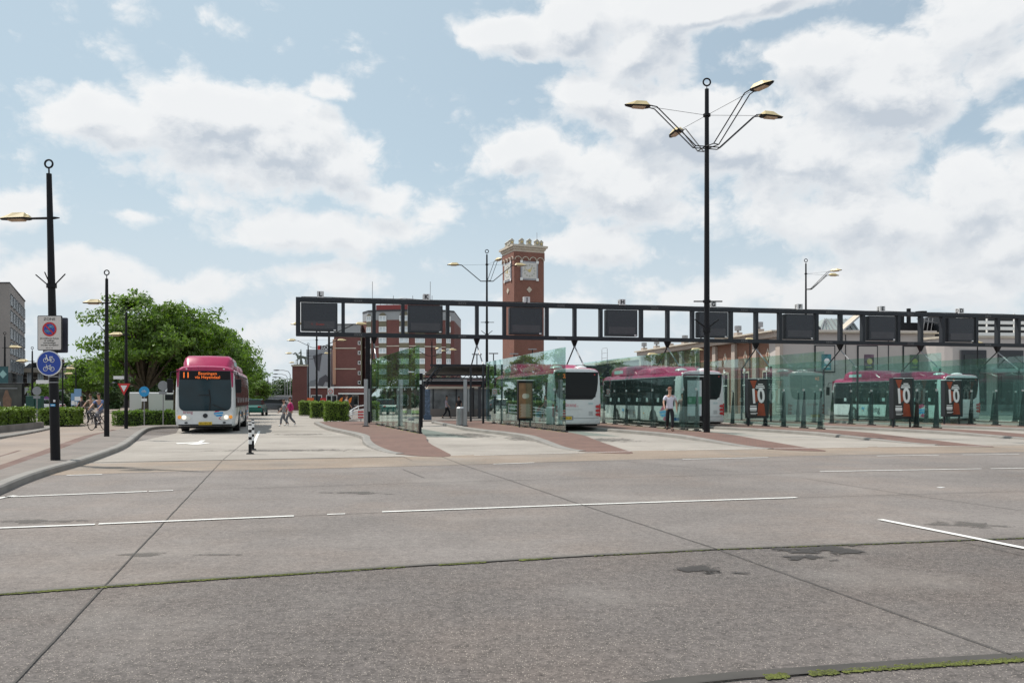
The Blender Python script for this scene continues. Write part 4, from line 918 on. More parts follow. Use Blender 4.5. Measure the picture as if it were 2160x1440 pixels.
# ------------------------------------------------------------------ buses
PROF = [(1.19, .30), (1.245, .36), (1.265, .60), (1.275, 1.0), (1.27, 1.5), (1.255, 2.0), (1.225, 2.5), (1.19, 2.72), (1.13, 2.86), (1.0, 2.95), (.75, 2.99), (.3, 3.01)]
def xp(z):
    for (a, b), (c, d) in zip(PROF, PROF[1:]):
        if b <= z <= d: return a + (c - a) * (z - b) / (d - b)
    return PROF[0][0] if z < .3 else .3
def ring_at(y, s=1.0, zlo=None, pts=PROF):
    zc = 1.6
    r = [(x * s, y, zc + (z - zc) * (1 - (1 - s) * .6)) for x, z in pts] + [(-x * s, y, zc + (z - zc) * (1 - (1 - s) * .6)) for x, z in reversed(pts)]
    return r
def sideplate(mb, sd, y0, y1, z0, z1, off, ny=1, nz=4, mi=0, t=.02):
    zs = [z0 + (z1 - z0) * i / nz for i in range(nz + 1)]
    rings = []
    for y in (y0, y1): rings.append([((xp(z) + off) * sd, y, z) for z in zs] + [((xp(z) - t) * sd, y, z) for z in reversed(zs)])
    mb.loft(rings, mi)
def archpts(r, n=16): return [(r * math.cos(math.pi * i / n), r * math.sin(math.pi * i / n)) for i in range(n + 1)]
BUS = []
GB = 'white and magenta city buses'
def swoosh(parent, M):
    mb = MB(); mb.plate([(-.05, .42), (.16, .52), (.3, .34), (.02, .16), (-.28, .10)], M, .004); mb.plate([(.0, -.42), (.2, -.5), (.32, -.3), (.14, -.22)], M, .004); mb.build('red_logo_part', mat('logo_red', (.48, .03, .12), .35), parent)
    mb = MB(); mb.plate([(-.32, .06), (.02, .12), (.32, .14), (.34, .0), (.0, -.02), (-.3, -.06)], M, .004); mb.plate([(-.3, -.12), (.0, -.08), (.32, -.06), (.24, -.2), (-.1, -.24)], M, .004); mb.build('blue_logo_part', M_lblue, parent)
def build_bus(label):
    t = thing('city_bus', label, 'bus', (0, 0, 0), 0, GB)
    rings = [ring_at(y, s) for y, s in ((-6.0, .90), (-5.97, .945), (-5.9, .98), (-5.78, 1.0), (5.72, 1.0), (5.86, .985), (5.95, .95), (6.0, .90))]
    MB().loft(rings).build('body', M_bus, t, smooth=True)
    top = [p for p in PROF if p[1] >= 2.72]
    def rr(y, s, o):
        P_ = [(x + o, z + o * .6) for x, z in top]; a = ring_at(y, s, pts=P_); return a
    MB().loft([rr(y, s, .008) for y, s in ((-5.99, .915), (-5.9, .982), (-5.78, 1.0), (5.72, 1.0), (5.87, .988), (6.012, .925))]).build('roof', M_mag, t, smooth=True)
    MB().box((0, 0, .33), (2.3, 11.4, .22)).build('chassis', M_under, t)
    for sd in (-1, 1):
        bnd = MB(); sideplate(bnd, sd, -5.35, 5.75, 1.14, 2.70, .006, nz=5); band = bnd.build('window_band', M_black, t)
        ys = [-5.2, -3.75, -2.2, -.7, .8, 2.3, 3.75, 5.6]
        for a, b in zip(ys, ys[1:]):
            mb = MB(); sideplate(mb, sd, a + .03, b - .03, 1.20, 2.62, .012, nz=4); w = mb.build('window', M_bglass, t)
            mb = MB(); sideplate(mb, sd, a + .05, b - .05, 2.20, 2.215, .016, nz=1)
            mb.build('window_divider', M_black, w)
            mb = MB(); sideplate(mb, sd, a + .35, a + .65, 1.36, 1.58, .014, nz=1)
            if sd < 0 or a < 3: mb.build('window_sticker', mat('sticker_pale', (.45, .52, .53), .5), w)
        for wy in (3.3, -2.55):
            q = Matrix.Translation((sd * 1.262, wy, .36)) @ Matrix.Rotation(R(90), 4, 'Z') @ Matrix.Rotation(R(90), 4, 'X')
            MB().plate([(.60 * math.cos(math.pi * i / 16), .60 * math.sin(math.pi * i / 16)) for i in range(17)], q, .018 * 1).build('wheel_arch', M_under, t)
            wl = link('wheel', None, t, (sd * 1.13, wy, .48))
            MB().cyl((-.14 * sd, 0, 0), (.165 * sd, 0, 0), .48, n=28).build('tyre', M_rub, wl, smooth=True, bevel=0)
            mb = MB(); mb.cyl((.15 * sd, 0, 0), (.172 * sd, 0, 0), .29, .27, 20); mb.cyl((.172 * sd, 0, 0), (.19 * sd, 0, 0), .12, .10, 12); mb.build('rim', M_rim, wl, smooth=True)
        mb = MB(); sideplate(mb, sd, -5.9, 5.8, .30, .40, .004, nz=1); mb.build('side_skirt', M_back, t)
        for k in range(5): 
            mb = MB(); y = -4.6 + k * 2.1
            mb.box((sd * 1.268, y, .8), (.012, .012, .7)); mb.build('panel_seam', M_back, t)
        mb = MB(); mb.box((sd * 1.274, 2.1, .72), (.02, .10, .05)); mb.box((sd * 1.274, -1.2, .72), (.02, .10, .05)); mb.box((sd * 1.274, -4.6, .72), (.02, .1, .05)); mb.build('side_marker', M_amber, t)
    # doors on the right side
    for y in (4.85, .35, -4.4)[:2] + (() if True else ()):
        mb = MB(); sideplate(mb, 1, y - .62, y + .62, .38, 2.62, .020, nz=5); d = mb.build('door', M_bglass, t)
        mb = MB(); sideplate(mb, 1, y - .02, y + .02, .38, 2.62, .026, nz=5); sideplate(mb, 1, y - .66, y - .62, .38, 2.66, .026, nz=5); sideplate(mb, 1, y + .62, y + .66, .38, 2.66, .026, nz=5); mb.build('door_frame', M_black, d)
    # roof tanks
    def pod(y0, y1, h, w, m, name, fs=.55, rs=.9):
        secs = []
        for i in range(13):
            u = i / 12; y = y0 + (y1 - y0) * u
            e = min(1, u / (fs / abs(y1 - y0)), (1 - u) / (rs / abs(y1 - y0))); e = math.sin(max(e, 0) * math.pi / 2) ** .7 if e < 1 else 1
            hh = .04 + h * e; ww = w * (.86 + .14 * e)
            secs.append([(ww, y, 2.93), (ww * .99, y, 2.93 + hh * .45), (ww * .93, y, 2.93 + hh * .8), (ww * .80, y, 2.93 + hh * .97), (0, y, 2.93 + hh), (-ww * .80, y, 2.93 + hh * .97), (-ww * .93, y, 2.93 + hh * .8), (-ww * .99, y, 2.93 + hh * .45), (-ww, y, 2.93)])
        return MB().loft(secs).build(name, m, t, smooth=True)
    p1 = pod(5.05, .6, .56, 1.10, M_mag, 'gas_tank_cover', .7, 1.6); pod(.9, -4.0, .32, 1.08, M_mag, 'rear_roof_cover', 1.2, 1.2)
    for x in (-.62, .62): MB().sph((x, -4.75, 3.02), (.33, .38, .14), 12).build('roof_vent', M_bus, t, smooth=True)
    mb = MB(); mb.box((-1.095, 3.3, 3.17), (.02, 1.5, .20)); mb.build('advert_label', mat('label_teal', (.45, .62, .62), .5), p1)
    # front: screen, posts, lights
    q = Matrix.Translation((0, 6.0, 0)) @ Matrix.Rotation(R(180), 4, 'Z') @ Matrix.Rotation(R(90), 4, 'X')
    ws = [(-1.06, 2.78), (1.06, 2.78), (1.10, 1.9), (1.09, 1.35)] + [(1.09 - .26 * (1 - math.cos(R(a))), 1.25 - .26 * math.sin(R(a))) for a in range(15, 91, 15)] + [(-(1.09 - .26 * (1 - math.cos(R(a)))), 1.25 - .26 * math.sin(R(a))) for a in range(90, 0, -15)] + [(-1.09, 1.35), (-1.10, 1.9)]
    w = MB().plate(ws, q, .022).build('windscreen', mat('windscreen_glass', (.018, .038, .048), .06, spec=.3, noise=.25, nscale=1.2), t)
    db = MB().plate([(-1.04, 2.76), (1.04, 2.76), (1.06, 2.38), (-1.06, 2.38)], q @ Matrix.Translation((0, 0, .022)), .006).build('destination_box', M_black, w)
    MB().tube([(-.18, 6.045, 1.05), (-.22, 6.06, 1.5), (-.16, 6.06, 1.95)], .02, 6).build('wiper', M_rub, w); MB().tube([(-.19, 6.05, 1.7), (.30, 6.05, 1.69)], .014, 6).build('wiper', M_rub, w)
    MB().tube([(-.9, 6.045, 1.02), (-.3, 6.055, 1.28)], .014, 6).build('wiper', M_rub, w)
    for s in (-1, 1):
        mb = MB(); mb.plate([(s * 1.06, 2.84), (s * 1.20, 2.84), (s * 1.17, 2.05), (s * 1.115, 2.05)], q, .026); mb.build('front_pillar', M_mag, t)
        mb = MB(); mb.plate([(s * 1.18, 2.05), (s * 1.12, 2.05), (s * 1.115, 1.1), (s * 1.19, 1.0)], q, .02); mb.build('lower_pillar', M_bus, t)
        hl_ = [(s * .60, .66), (s * .70, .76), (s * 1.02, .86), (s * 1.17, .84), (s * 1.18, .66), (s * 1.0, .60), (s * .75, .58)]
        h = MB().plate(hl_, q, .03).build('headlight', M_lamp, t)
        # the bus's own left lamps are at the right for an onlooker
        MB().sph((-s * .88, 6.03, .71), (.10, .03, .10), 12).build('bulb', M_lampon, h, smooth=True); MB().sph((-s * 1.07, 6.02, .72), (.09, .03, .09), 12).build('indicator', M_amber, h, smooth=True)
        MB().plate(circ(.07, 14, s * .80, .47, .04), q, .02).build('fog_light', M_dark, t)
        mb = MB(); mb.tube([(s * 1.1, 6.0, 2.75), (s * 1.38, 6.25, 2.7), (s * 1.42, 6.28, 2.45)], .025, 6); a_ = mb.build('mirror_arm', M_black, t)
        MB().box((s * 1.42, 6.28, 2.1), (.24, .14, .62)).build('mirror', M_black, a_, bevel=.03)
    MB().plate([(-1.12, .34), (1.12, .34), (1.12, .40), (-1.12, .40)], q, .015).build('front_lip', M_under, t)
    mb = MB(); mb.plate(rrect(.56, .13, .01, 2, 0, .44), q, .03); pl = mb.build('number_plate', M_plate, t); text('BX-HN-28', .11, M_ink, (0, 6.033, .44), (R(90), 0, R(180)), pl)
    MB().plate(circ(.10, 24, 0, .78), q, .03).build('round_badge', M_dark, t); MB().plate([(-.06, .98), (.06, .98), (0, 1.05)], q, .02).build('sensor', M_grey, t)
    text('breng', .17, M_mag, (.72, 6.006, .93), (R(90), 0, R(180)), t, name='lettering')
    swoosh(t, q @ Matrix.Translation((.55, .87, .004)) @ Matrix.Diagonal((.62, .55, 1, 1)))
    for s in (-1, 1): MB().sph((s * .78, 6.0, 2.86), (.05, .03, .03), 8).build('marker_light', M_wh, t)
    # rear
    q = Matrix.Translation((0, -6.0, 0)) @ Matrix.Rotation(R(90), 4, 'X')
    rw = [(-1.08, 2.80), (1.08, 2.80), (1.07, 2.3), (1.02, 1.9), (.93, 1.62), (.78, 1.5), (-.78, 1.5), (-.93, 1.62), (-1.02, 1.9), (-1.07, 2.3)]
    w = MB().plate(rw, q, .022).build('rear_window', M_bglass, t)
    MB().plate([(-.95, 1.62), (.95, 1.62), (.97, 1.66), (-.97, 1.66)], q @ Matrix.Translation((0, 0, .022)), .006).build('lower_rim', M_black, w)
    MB().plate(rrect(.13, .11, .01, 2, -.62, 2.22), q @ Matrix.Translation((0, 0, .022)), .004).build('sticker', M_wh, w)
    MB().plate(rrect(.08, .1, .01, 2, -.6, 1.82), q @ Matrix.Translation((0, 0, .022)), .004).build('sticker', M_back, w)
    for s in (-1, 1):
        for k in range(3):
            MB().plate(circ(.105, 18, s * 1.06, .78 + k * .19, .075), q, .045).build('tail_light', M_red, t, smooth=False)
        MB().plate(rrect(.05, .62, .02, 3, s * 1.17, .98), q, .035).build('light_housing', M_red, t)
        MB().plate(circ(.035, 12, s * .9, 2.68), q @ Matrix.Translation((0, 0, .02)), .012).build('marker_light', M_red, t)
    MB().plate([(-1.1, .60), (1.1, .60), (1.1, .625), (-1.1, .625)], q, .012).build('bumper_seam', M_back, t)
    MB().plate([(-1.1, 1.02), (.3, 1.02), (.3, 1.03), (-1.1, 1.03)], q, .008).build('hatch_seam', M_back, t)
    mb = MB(); mb.plate(rrect(.72, .20, .02, 2, -.52, .62), q, .010); mb.build('plate_recess', M_back, t)
    mb = MB(); mb.plate(rrect(.56, .14, .01, 2, -.52, .62), q, .022); pl = mb.build('number_plate', M_plate, t); text('BX-HN-28', .11, M_ink, (-.52, -6.025, .62), FRONT, pl)
    text('breng', .20, mat('rear_pink', (.6, .18, .22), .5), (-.28, -6.006, 1.25), FRONT, t, name='lettering', sx=1.15); MB().plate(circ(.07, 14, -.62, 1.24), q, .006).build('logo_dot', M_dark, t)
    MB().plate([(-.6, 1.16), (.1, 1.16), (.1, 1.175), (-.6, 1.175)], q, .006).build('logo_line', mat('rear_pink', (.6, .18, .22), .5), t)
    mb = MB()
    for k in range(6): mb.box((.72, -6.004, .95 + k * .035 - 1.2 + 1.0), (.22, .012, .012))
    mb.build('vent_grille', M_back, t)
    text('5233', .12, mat('teal_ink', (.2, .45, .45), .5), (.72, -6.006, 1.30), FRONT, t, name='fleet_number')
    # side logos
    text('breng', .62, M_dark, (-1.279, .9, .80), (R(90), 0, R(-90)), t, name='lettering', sx=1.0)
    swoosh(t, Matrix.Translation((-1.276, -3.9, .78)) @ Matrix.Rotation(R(-90), 4, 'Z') @ Matrix.Rotation(R(90), 4, 'X') @ Matrix.Diagonal((1.5, .85, 1, 1)))
    mb = MB(); mb.plate([(-.2, 0), (0, .18), (.0, .06), (.22, .14), (.05, -.16), (.02, -.03)], Matrix.Translation((-1.277, 2.1, .82)) @ Matrix.Rotation(R(-90), 4, 'Z') @ Matrix.Rotation(R(90), 4, 'X'), .004); mb.build('blue_emblem', M_lblue, t)
    return t
def bus(front_or_center, b, label):
    if not BUS: BUS.append(build_bus(label)); o = BUS[0]
    else: o = copy_tree(BUS[0]); o['label'] = label
    o.location = front_or_center; o.rotation_euler = (0, 0, -R(b)); return o
# the four buses
fw = bear(180 - 15.3); f0 = Vector((X(433, 35.9), 35.9, 0)); c0 = f0 - fw * 6.0
b1 = bus((c0.x, c0.y, .004), 180 - 15.3, 'bus facing the camera on the left, lit orange 11 above its windscreen')
def rear_bus(px, Y, b, label, num):
    fwd = bear(b); r = Vector((X(px, Y), Y, 0)); c = r + fwd * 6.0; o = copy_tree(BUS[0]); o['label'] = label; o.location = (c.x, c.y, .004); o.rotation_euler = (0, 0, -R(b))
    rw_ = [q for q in o.children if q.name.startswith('rear_window')][0]
    text(num, .26, M_orange, (-.62, -6.03, 2.60), FRONT, rw_, name='route_number', bold=.008, label='orange ' + num)
    return o
rear_bus(1216, 38.3, -14, 'bus seen from behind showing an orange 2, beside the clock tower', '2')
rear_bus(1482, 41.6, -13, 'bus seen from behind and partly hidden by the tall lamp mast and the man', '54')
rear_bus(2030, 49, -10, 'rightmost bus, almost wholly behind green glass and the poster cases', '8')
db = [q for q in b1.children if q.name.startswith('windscreen')][0]
text('11', .34, M_orange, (.80, 6.034, 2.57), (R(90), 0, R(180)), db, name='route_number', bold=.006, label='orange 11')
text('Beuningen', .19, M_orange, (-.10, 6.034, 2.655), (R(90), 0, R(180)), db, name='destination')
text('via Heyendaal', .19, M_orange, (-.10, 6.034, 2.49), (R(90), 0, R(180)), db, name='destination')

# ------------------------------------------------------------------ buildings
def wall_box(name, parent, c, d, m, rz=0): return MB().box(c, d, rz).build(name, m, parent)
# clock tower
TY = 150; ty0 = X(1084.5, TY)
tw = thing('clock_tower', 'square red brick clock tower with a pale cornice and crown of small houses', 'tower', (ty0, TY, 0), R(21.5))
w = 6.05; Hc = Z(518, TY)
# local frame: corner at origin, right face along +x, left face along +y
MB().box((w / 2, w / 2, Hc / 2 - .5), (w, w, Hc - 1)).build('shaft', M_brick, tw)
mb = MB()
for k, (o, h) in enumerate(((.0, .5), (.22, .35), (.5, .4))): mb.box((w / 2, w / 2, Hc - 1 + [.2, .62, 1.03][k]), (w + o * 2 - .0 + .16, w + o * 2 + .16, h))
mb.build('cornice', M_stone, tw)
MB().box((w / 2, w / 2, Hc - 1.75), (w + .22, w + .22, 1.45)).build('upper_band', M_brick, tw)
mb = MB()
for k in range(4):
    cx = w * (k + .5) / 4; n = 8
    pts = [(cx + .66 * math.cos(math.pi * i / n), Hc - 2.6 + .66 * math.sin(math.pi * i / n)) for i in range(n + 1)]
    mb.tube([(x, -.16, z) for x, z in pts], .09, 5); mb.tube([(-.16, x, z) for x, z in pts], .09, 5)
mb.build('arch_frieze', M_stone, tw)
Mclk = mat('clock_panel', (.33, .34, .37), .6, noise=.1); Mclf = mat('clock_white', (.60, .58, .55), .5)
for f in (0, 1):
    F = MF(w / 2, -.03, Z(569, TY)) if f == 0 else Matrix.Translation((-.03, w / 2, Z(569, TY))) @ Matrix.Rotation(R(-90), 4, 'Z') @ Matrix.Rotation(R(90), 4, 'X')
    c = MB().plate(rrect(3.5, 3.5, .02, 2), F, .12).build('clock', Mclk, tw)
    MB().plate(rrect(2.9, 2.9, .02, 2), F @ Matrix.Translation((0, 0, .12)), .05).build('dial_panel', Mclf, c)
    mb = MB()
    for i in range(12): a = math.tau * i / 12; mb.plate(circ(.17, 8, 1.05 * math.cos(a), 1.05 * math.sin(a)), F @ Matrix.Translation((0, 0, .17)), .03)
    mb.build('hour_marks', mat('hourmark', (.42, .42, .36), .6), c)
    mb = MB(); mb.plate([(-.08, -.2), (.08, -.2), (.55, .6), (.45, .66)], F @ Matrix.Translation((0, 0, .2)), .03); mb.plate([(-.06, -.2), (.06, -.2), (-.85, .3), (-.9, .2)], F @ Matrix.Translation((0, 0, .2)), .03); mb.plate(circ(.3, 14), F @ Matrix.Translation((0, 0, .17)), .03); mb.build('clock_hands', M_gold, c)
    for sx_ in (-1, 1):
        for sy_ in (-1, 1): MB().plate(rrect(.5, .5, .02, 2, sx_ * 1.62, sy_ * 1.62), F @ Matrix.Translation((0, 0, .12)), .08).build('corner_block', M_wh, c)
    F2 = F @ Matrix.Translation((0, -3.55, 0)); MB().plate([(0, .58), (.55, 0), (0, -.58), (-.55, 0)], F2, .1).build('diamond_ornament', M_stone, tw)
def crown(x, y, s, dark=M_stone):
    mb = MB(); mb.box((x, y, Hc + .75), (.75, .75, .7)); mb.loft([[(x - .5, y - .4, Hc + 1.1), (x + .5, y - .4, Hc + 1.1), (x + .5, y + .4, Hc + 1.1), (x - .5, y + .4, Hc + 1.1)], [(x - .05, y - .4, Hc + 1.5), (x + .05, y - .4, Hc + 1.5), (x + .05, y + .4, Hc + 1.5), (x - .05, y + .4, Hc + 1.5)]])
    mb.box((x, y, Hc + .32), (1.15, .8, .2)); c = mb.build('crown_house', mat('crown_paint', (.42, .39, .33), .6, noise=.2, nscale=2), tw); MB().sph((x, y - .42, Hc + .8), .2, 8).build('gilded_disc', M_gold, c)
for k in range(3): crown(1.5 + k * 1.55, .2, 1)
crown(w - .3, .9, 1); crown(-.1, 1.2, 1); crown(.1, 2.6, 1); crown(.2, 4.0, 1)
for k in range(3): crown(1.5 + k * 1.55, w - .2, 1)
MB().cyl((w - 1, 1, Hc), (w - 1, 1, Hc + 3), .04, n=6).build('aerial', M_grey, tw)

# windows helper
def winmesh(w, h, fr=.08, arch=0, mull=1, name='window'):
    mb = MB(); mb.box((0, -.05, 0), (w, .08, h), mi=0)
    mb.box((0, -.10, h / 2 - fr / 2), (w, .06, fr), mi=1); mb.box((0, -.10, -h / 2 + fr / 2), (w, .06, fr), mi=1)
    for s in (-1, 1): mb.box((s * (w / 2 - fr / 2), -.101, 0), (fr, .055, h), mi=1)
    for k in range(mull): mb.box((-w / 2 + w * (k + 1) / (mull + 1), -.102, 0), (fr * .8, .05, h - 2 * fr), mi=1)
    return mb
def place(proto, parent, loc, rz=0):
    o = proto.copy(); COL.objects.link(o); o.parent = parent; o.location = loc; o.rotation_euler = (0, 0, rz); return o

# tower block (dark red brick, rounded plan)
HY_ = 130; S_ = HY_ / FP
def hx(px): return (px - 1080) * S_
def hz(py): return EYE + (HY - py) * S_
ht = thing('tower_block', 'dark red brick tower block with pale grey top storey and rows of white windows', 'building', (0, 0, 0))
plan = [(757, 3.2), (775, .6), (790, 0), (830, -.6), (860, -.9), (900, -.6), (940, 0), (957, 1.2)]
plan = [(hx(p), HY_ + d) for p, d in plan]; back = [(hx(959), HY_ + 16), (hx(757) - 1, HY_ + 16)]
ztop, zcl = hz(657), hz(675)
MB().prism(plan + back, 0, zcl).build('wall', M_brick2, ht); MB().prism(plan + back, zcl, ztop).build('top_storey', M_greyclad, ht)
MB().prism([(x * 1.0, y - .15) for x, y in plan] + back, ztop, ztop + .25).build('parapet', M_slate, ht)
MB().prism([(hx(790), HY_ + 1.5), (hx(830), HY_ + 1), (hx(900), HY_ + 1), (hx(925), HY_ + 2), (hx(925), HY_ + 10), (hx(790), HY_ + 10)], ztop + .25, hz(641)).build('roof_house', mat('red_band', (.30, .055, .05), .6), ht)
mb = MB()
for k in range(9): mb.cyl((hx(800) + k * 1.05, HY_ + 1.2, hz(641)), (hx(800) + k * 1.05, HY_ + 1.2, hz(641) + .5 + .5 * (k % 3)), .05, n=5)
mb.tube([(hx(796), HY_ + 1.2, hz(632)), (hx(850), HY_ + 1.2, hz(627)), (hx(906), HY_ + 1.2, hz(632))], .05, 5); mb.build('roof_rail', M_grey, ht)
for px in (781, 905): MB().cyl((hx(px), HY_ + 2, ztop), (hx(px), HY_ + 2, hz(590)), .05, n=5).build('aerial', M_grey, ht)
cols = [777, 808, 854, 887, 926, 945]; wpx = {777: 12, 808: 16, 854: 20, 887: 20, 926: 11, 945: 11}
def plan_at(px):
    x = hx(px)
    for (a, b), (c, d) in zip(plan, plan[1:]):
        if a <= x <= c: return b + (d - b) * (x - a) / (c - a), math.atan2(d - b, c - a)
    return HY_, 0
wp0 = {}
for px in cols:
    yy, an = plan_at(px); W_ = wpx[px] * S_ * 1.02
    zs = [hz(672), hz(695), hz(718), hz(740), hz(762), hz(784), hz(806)]
    MB().box((hx(px), yy - .03, (zcl + 0) / 2), (W_, .1, zcl), an).build('window_column', M_olive, ht)
    MB().plate([(W_ / 2 * math.cos(math.pi * i / 10), W_ / 2 * 1.0 * math.sin(math.pi * i / 10)) for i in range(11)], MF(hx(px), yy - .02, hz(668), an), .06).build('window_arch', M_olive, ht)
    for z in zs:
        if px not in wp0: wp0[px] = winmesh(W_, 11.5 * S_, .10, 0, 1).build('window', [M_wglass, M_wh], ht, (hx(px), yy - .06, z)); wp0[px].rotation_euler = (0, 0, an)
        else: place(wp0[px], ht, (hx(px), yy - .06, z), an)
for (a, b, py) in ((788, 800, 731), (816, 844, 730), (864, 878, 730), (896, 921, 731), (930, 940, 732), (950, 957, 733), (762, 772, 731)):
    yy, an = plan_at((a + b) / 2); MB().box((hx((a + b) / 2), yy - .06, hz(py)), ((b - a) * S_, .1, .14), an).build('string_course', M_stone, ht)
# lower wing of the tower block
lw = thing('brick_wing', 'lower dark red brick wing left of the tower block, with one column of small windows', 'building', (0, 0, 0))
MB().prism([(hx(700), HY_ + 1.5), (hx(757.5), HY_ + 1.2), (hx(757.5), HY_ + 14), (hx(700), HY_ + 14)], 0, hz(709)).build('wall', M_brick2, lw)
MB().prism([(hx(700), HY_ + 1.45), (hx(757.5), HY_ + 1.15), (hx(757.5), HY_ + 14.2), (hx(700), HY_ + 14.2)], hz(709), hz(683)).build('top_storey', M_greyclad, lw)
MB().prism([(hx(699.5), HY_ + 1.35), (hx(757.8), HY_ + 1.05), (hx(757.8), HY_ + 14.3), (hx(699.5), HY_ + 14.3)], hz(683), hz(681)).build('parapet', M_slate, lw)
MB().box((hx(756), HY_ + 1.3, hz(760)), (9 * S_, .12, 110 * S_)).build('window_column', M_olive, lw)
w0 = winmesh(5.5 * S_, 7.5 * S_, .07, 0, 0).build('window', [M_dglass, M_wh], lw, (hx(755), HY_ + 1.2, hz(722)))
for py in (743, 764, 786, 806): place(w0, lw, (hx(755), HY_ + 1.2, hz(py)))
for py in (733, 777): MB().box((hx(727), HY_ + 1.3, hz(py)), (50 * S_, .1, .16)).build('string_course', M_stone, lw)
MB().box((hx(701), HY_ + 1.4, hz(762)), (.5, .15, 96 * S_)).build('corner_strip', mat('clay_strip', (.45, .25, .17), .7), lw)
# low brick plinth building with fascia
lp = thing('low_brick_building', 'long single-storey red brick building with a white roof edge, behind the hedges', 'building', (0, 0, 0))
LY = 118; q = LY / FP; f_ = lambda px: (px - 1080) * q; fz = lambda py: EYE + (HY - py) * q
MB().prism([(f_(655), LY), (f_(1000), LY), (f_(1000), LY + 9), (f_(655), LY + 9)], 0, fz(818)).build('wall', M_brick2, lp)
MB().prism([(f_(654), LY - .3), (f_(1001), LY - .3), (f_(1001), LY + 9.2), (f_(654), LY + 9.2)], fz(818), fz(815)).build('roof_edge', M_wh, lp)
for px in (668, 700, 745, 795, 850): winmesh(1.6, 1.5, .08, 0, 1).build('shop_window', [M_dglass, M_wh], lp, (f_(px), LY - .02, 1.3))
MB().box((f_(765), LY - 1.4, fz(830)), (6, 2.6, .2)).build('awning', M_wh, lp)
# grey mural building
mu = thing('mural_building', 'pale grey flat building with dark abstract mural, behind the statue pillar', 'building', (0, 0, 0)); GY = 140; q = GY / FP
g_x = lambda px: (px - 1080) * q; g_z = lambda py: EYE + (HY - py) * q
MB().prism([(g_x(646), GY), (g_x(700), GY - 1), (g_x(701), GY + 10), (g_x(646), GY + 10)], 0, g_z(737)).build('wall', mat('mural_grey', (.36, .38, .41), .7, noise=.06, nscale=.2), mu)
Fm = Matrix.Translation((g_x(646), GY, 0)) @ Matrix.Rotation(math.atan2(-1, g_x(700) - g_x(646)), 4, 'Z') @ Matrix.Rotation(R(90), 4, 'X'); mm = lambda px, py: ((px - 646) * q, g_z(py))
mb = MB(); mb.plate([mm(661, 750), mm(682, 745), mm(676, 783), mm(669, 779)], Fm, .05); mb.plate([mm(672, 812), mm(676, 798), mm(690, 790), mm(699, 797), mm(699, 806), mm(689, 805), mm(684, 815)], Fm, .05); mb.build('dark_mural', mat('mural_dark', (.10, .10, .115), .7, noise=.1), mu)
mb = MB(); mb.plate([mm(647, 748), mm(660, 750), mm(648, 753)], Fm, .04); mb.plate([mm(647, 814), mm(656, 803), mm(668, 800), mm(665, 815)], Fm, .04); mb.build('grey_mural', mat('mural_mid', (.22, .24, .26), .7), mu)
rs = thing('roof_sign', 'dark roof sign with white letters and a red end on the grey mural building', 'sign', (g_x(684), GY + 1, g_z(737.2)))
MB().box((.15, 0, .40), (2.15, .2, .78)).build('board', M_ink, rs); MB().box((-1.15, 0, .40), (.42, .22, .78)).build('red_end', M_sred, rs); text('ROC', .85, M_wh, (.15, -.11, .40), FRONT, rs, bold=.01)
for s in (-.6, .6): MB().box((s, .1, -.02), (.08, .08, .06)).build('bracket', M_grey, rs)
# statue pillar
PY = 104; q = PY / FP; pz = lambda py: EYE + (HY - py) * q; pxx = lambda px: (px - 1080) * q
pi_ = thing('brick_pillar', 'massive dark brick pillar carrying the horseman statue', 'pillar', (pxx(632), PY, 0), R(14))
MB().box((0, 1, pz(772) / 2), (1.85, 2, pz(772))).build('shaft', M_brick2, pi_); MB().box((0, 1, pz(770.5)), (2.1, 2.3, .18)).build('capstone', M_stone, pi_)
def skin(name, nodes, edges, m, parent, loc=(0, 0, 0), rz=0, sub=1, root=0, sc=1.0):
    me = bpy.data.meshes.new('s'); me.from_pydata([Vector(n[:3]) * sc for n in nodes], edges, []); o = bpy.data.objects.new('s', me); COL.objects.link(o)
    md = o.modifiers.new('s', 'SKIN'); md.use_smooth_shade = True; md.branch_smoothing = .6
    for i, n in enumerate(nodes):
        r = n[3]; r = (r, r) if isinstance(r, (int, float)) else r; me.skin_vertices[0].data[i].radius = (r[0] * sc, r[1] * sc); me.skin_vertices[0].data[i].use_root = (i == root)
    if sub: sb = o.modifiers.new('b', 'SUBSURF'); sb.levels = sub; sb.render_levels = sub
    dg = bpy.context.evaluated_depsgraph_get(); nm = bpy.data.meshes.new_from_object(o.evaluated_get(dg)); bpy.data.objects.remove(o)
    nm.materials.clear(); nm.materials.append(m); nm.name = name
    if len(nm.polygons): nm.shade_smooth()
    return link(name, nm, parent, loc, (0, 0, rz))
st = thing('horseman_statue', 'dark bronze horse and rider statue on top of the brick pillar', 'statue', (pxx(632), PY + .9, pz(769)), R(0))
# horse faces left (-x)
hn = [(.45, 0, 1.05, .20), (0, 0, 1.02, .20), (-.42, 0, 1.08, .21), (-.62, 0, 1.35, .13), (-.78, 0, 1.62, .10), (-.98, 0, 1.48, .075), (-1.1, 0, 1.36, .05),
      (-.48, .12, .75, .08), (-.75, .13, .62, .05), (-.70, .13, .33, .04), (-.45, -.12, .72, .08), (-.47, -.12, .38, .05), (-.5, -.12, .05, .05),
      (.52, .13, .72, .1), (.42, .13, .42, .06), (.58, .13, .05, .05), (.55, -.13, .72, .1), (.66, -.13, .42, .06), (.62, -.13, .05, .05), (.66, 0, 1.05, .07), (.82, 0, .7, .05)]
he = [(0, 1), (1, 2), (2, 3), (3, 4), (4, 5), (5, 6), (2, 7), (7, 8), (8, 9), (2, 10), (10, 11), (11, 12), (0, 13), (13, 14), (14, 15), (0, 16), (16, 17), (17, 18), (0, 19), (19, 20)]
skin('horse', hn, he, M_bronze, st, root=1)
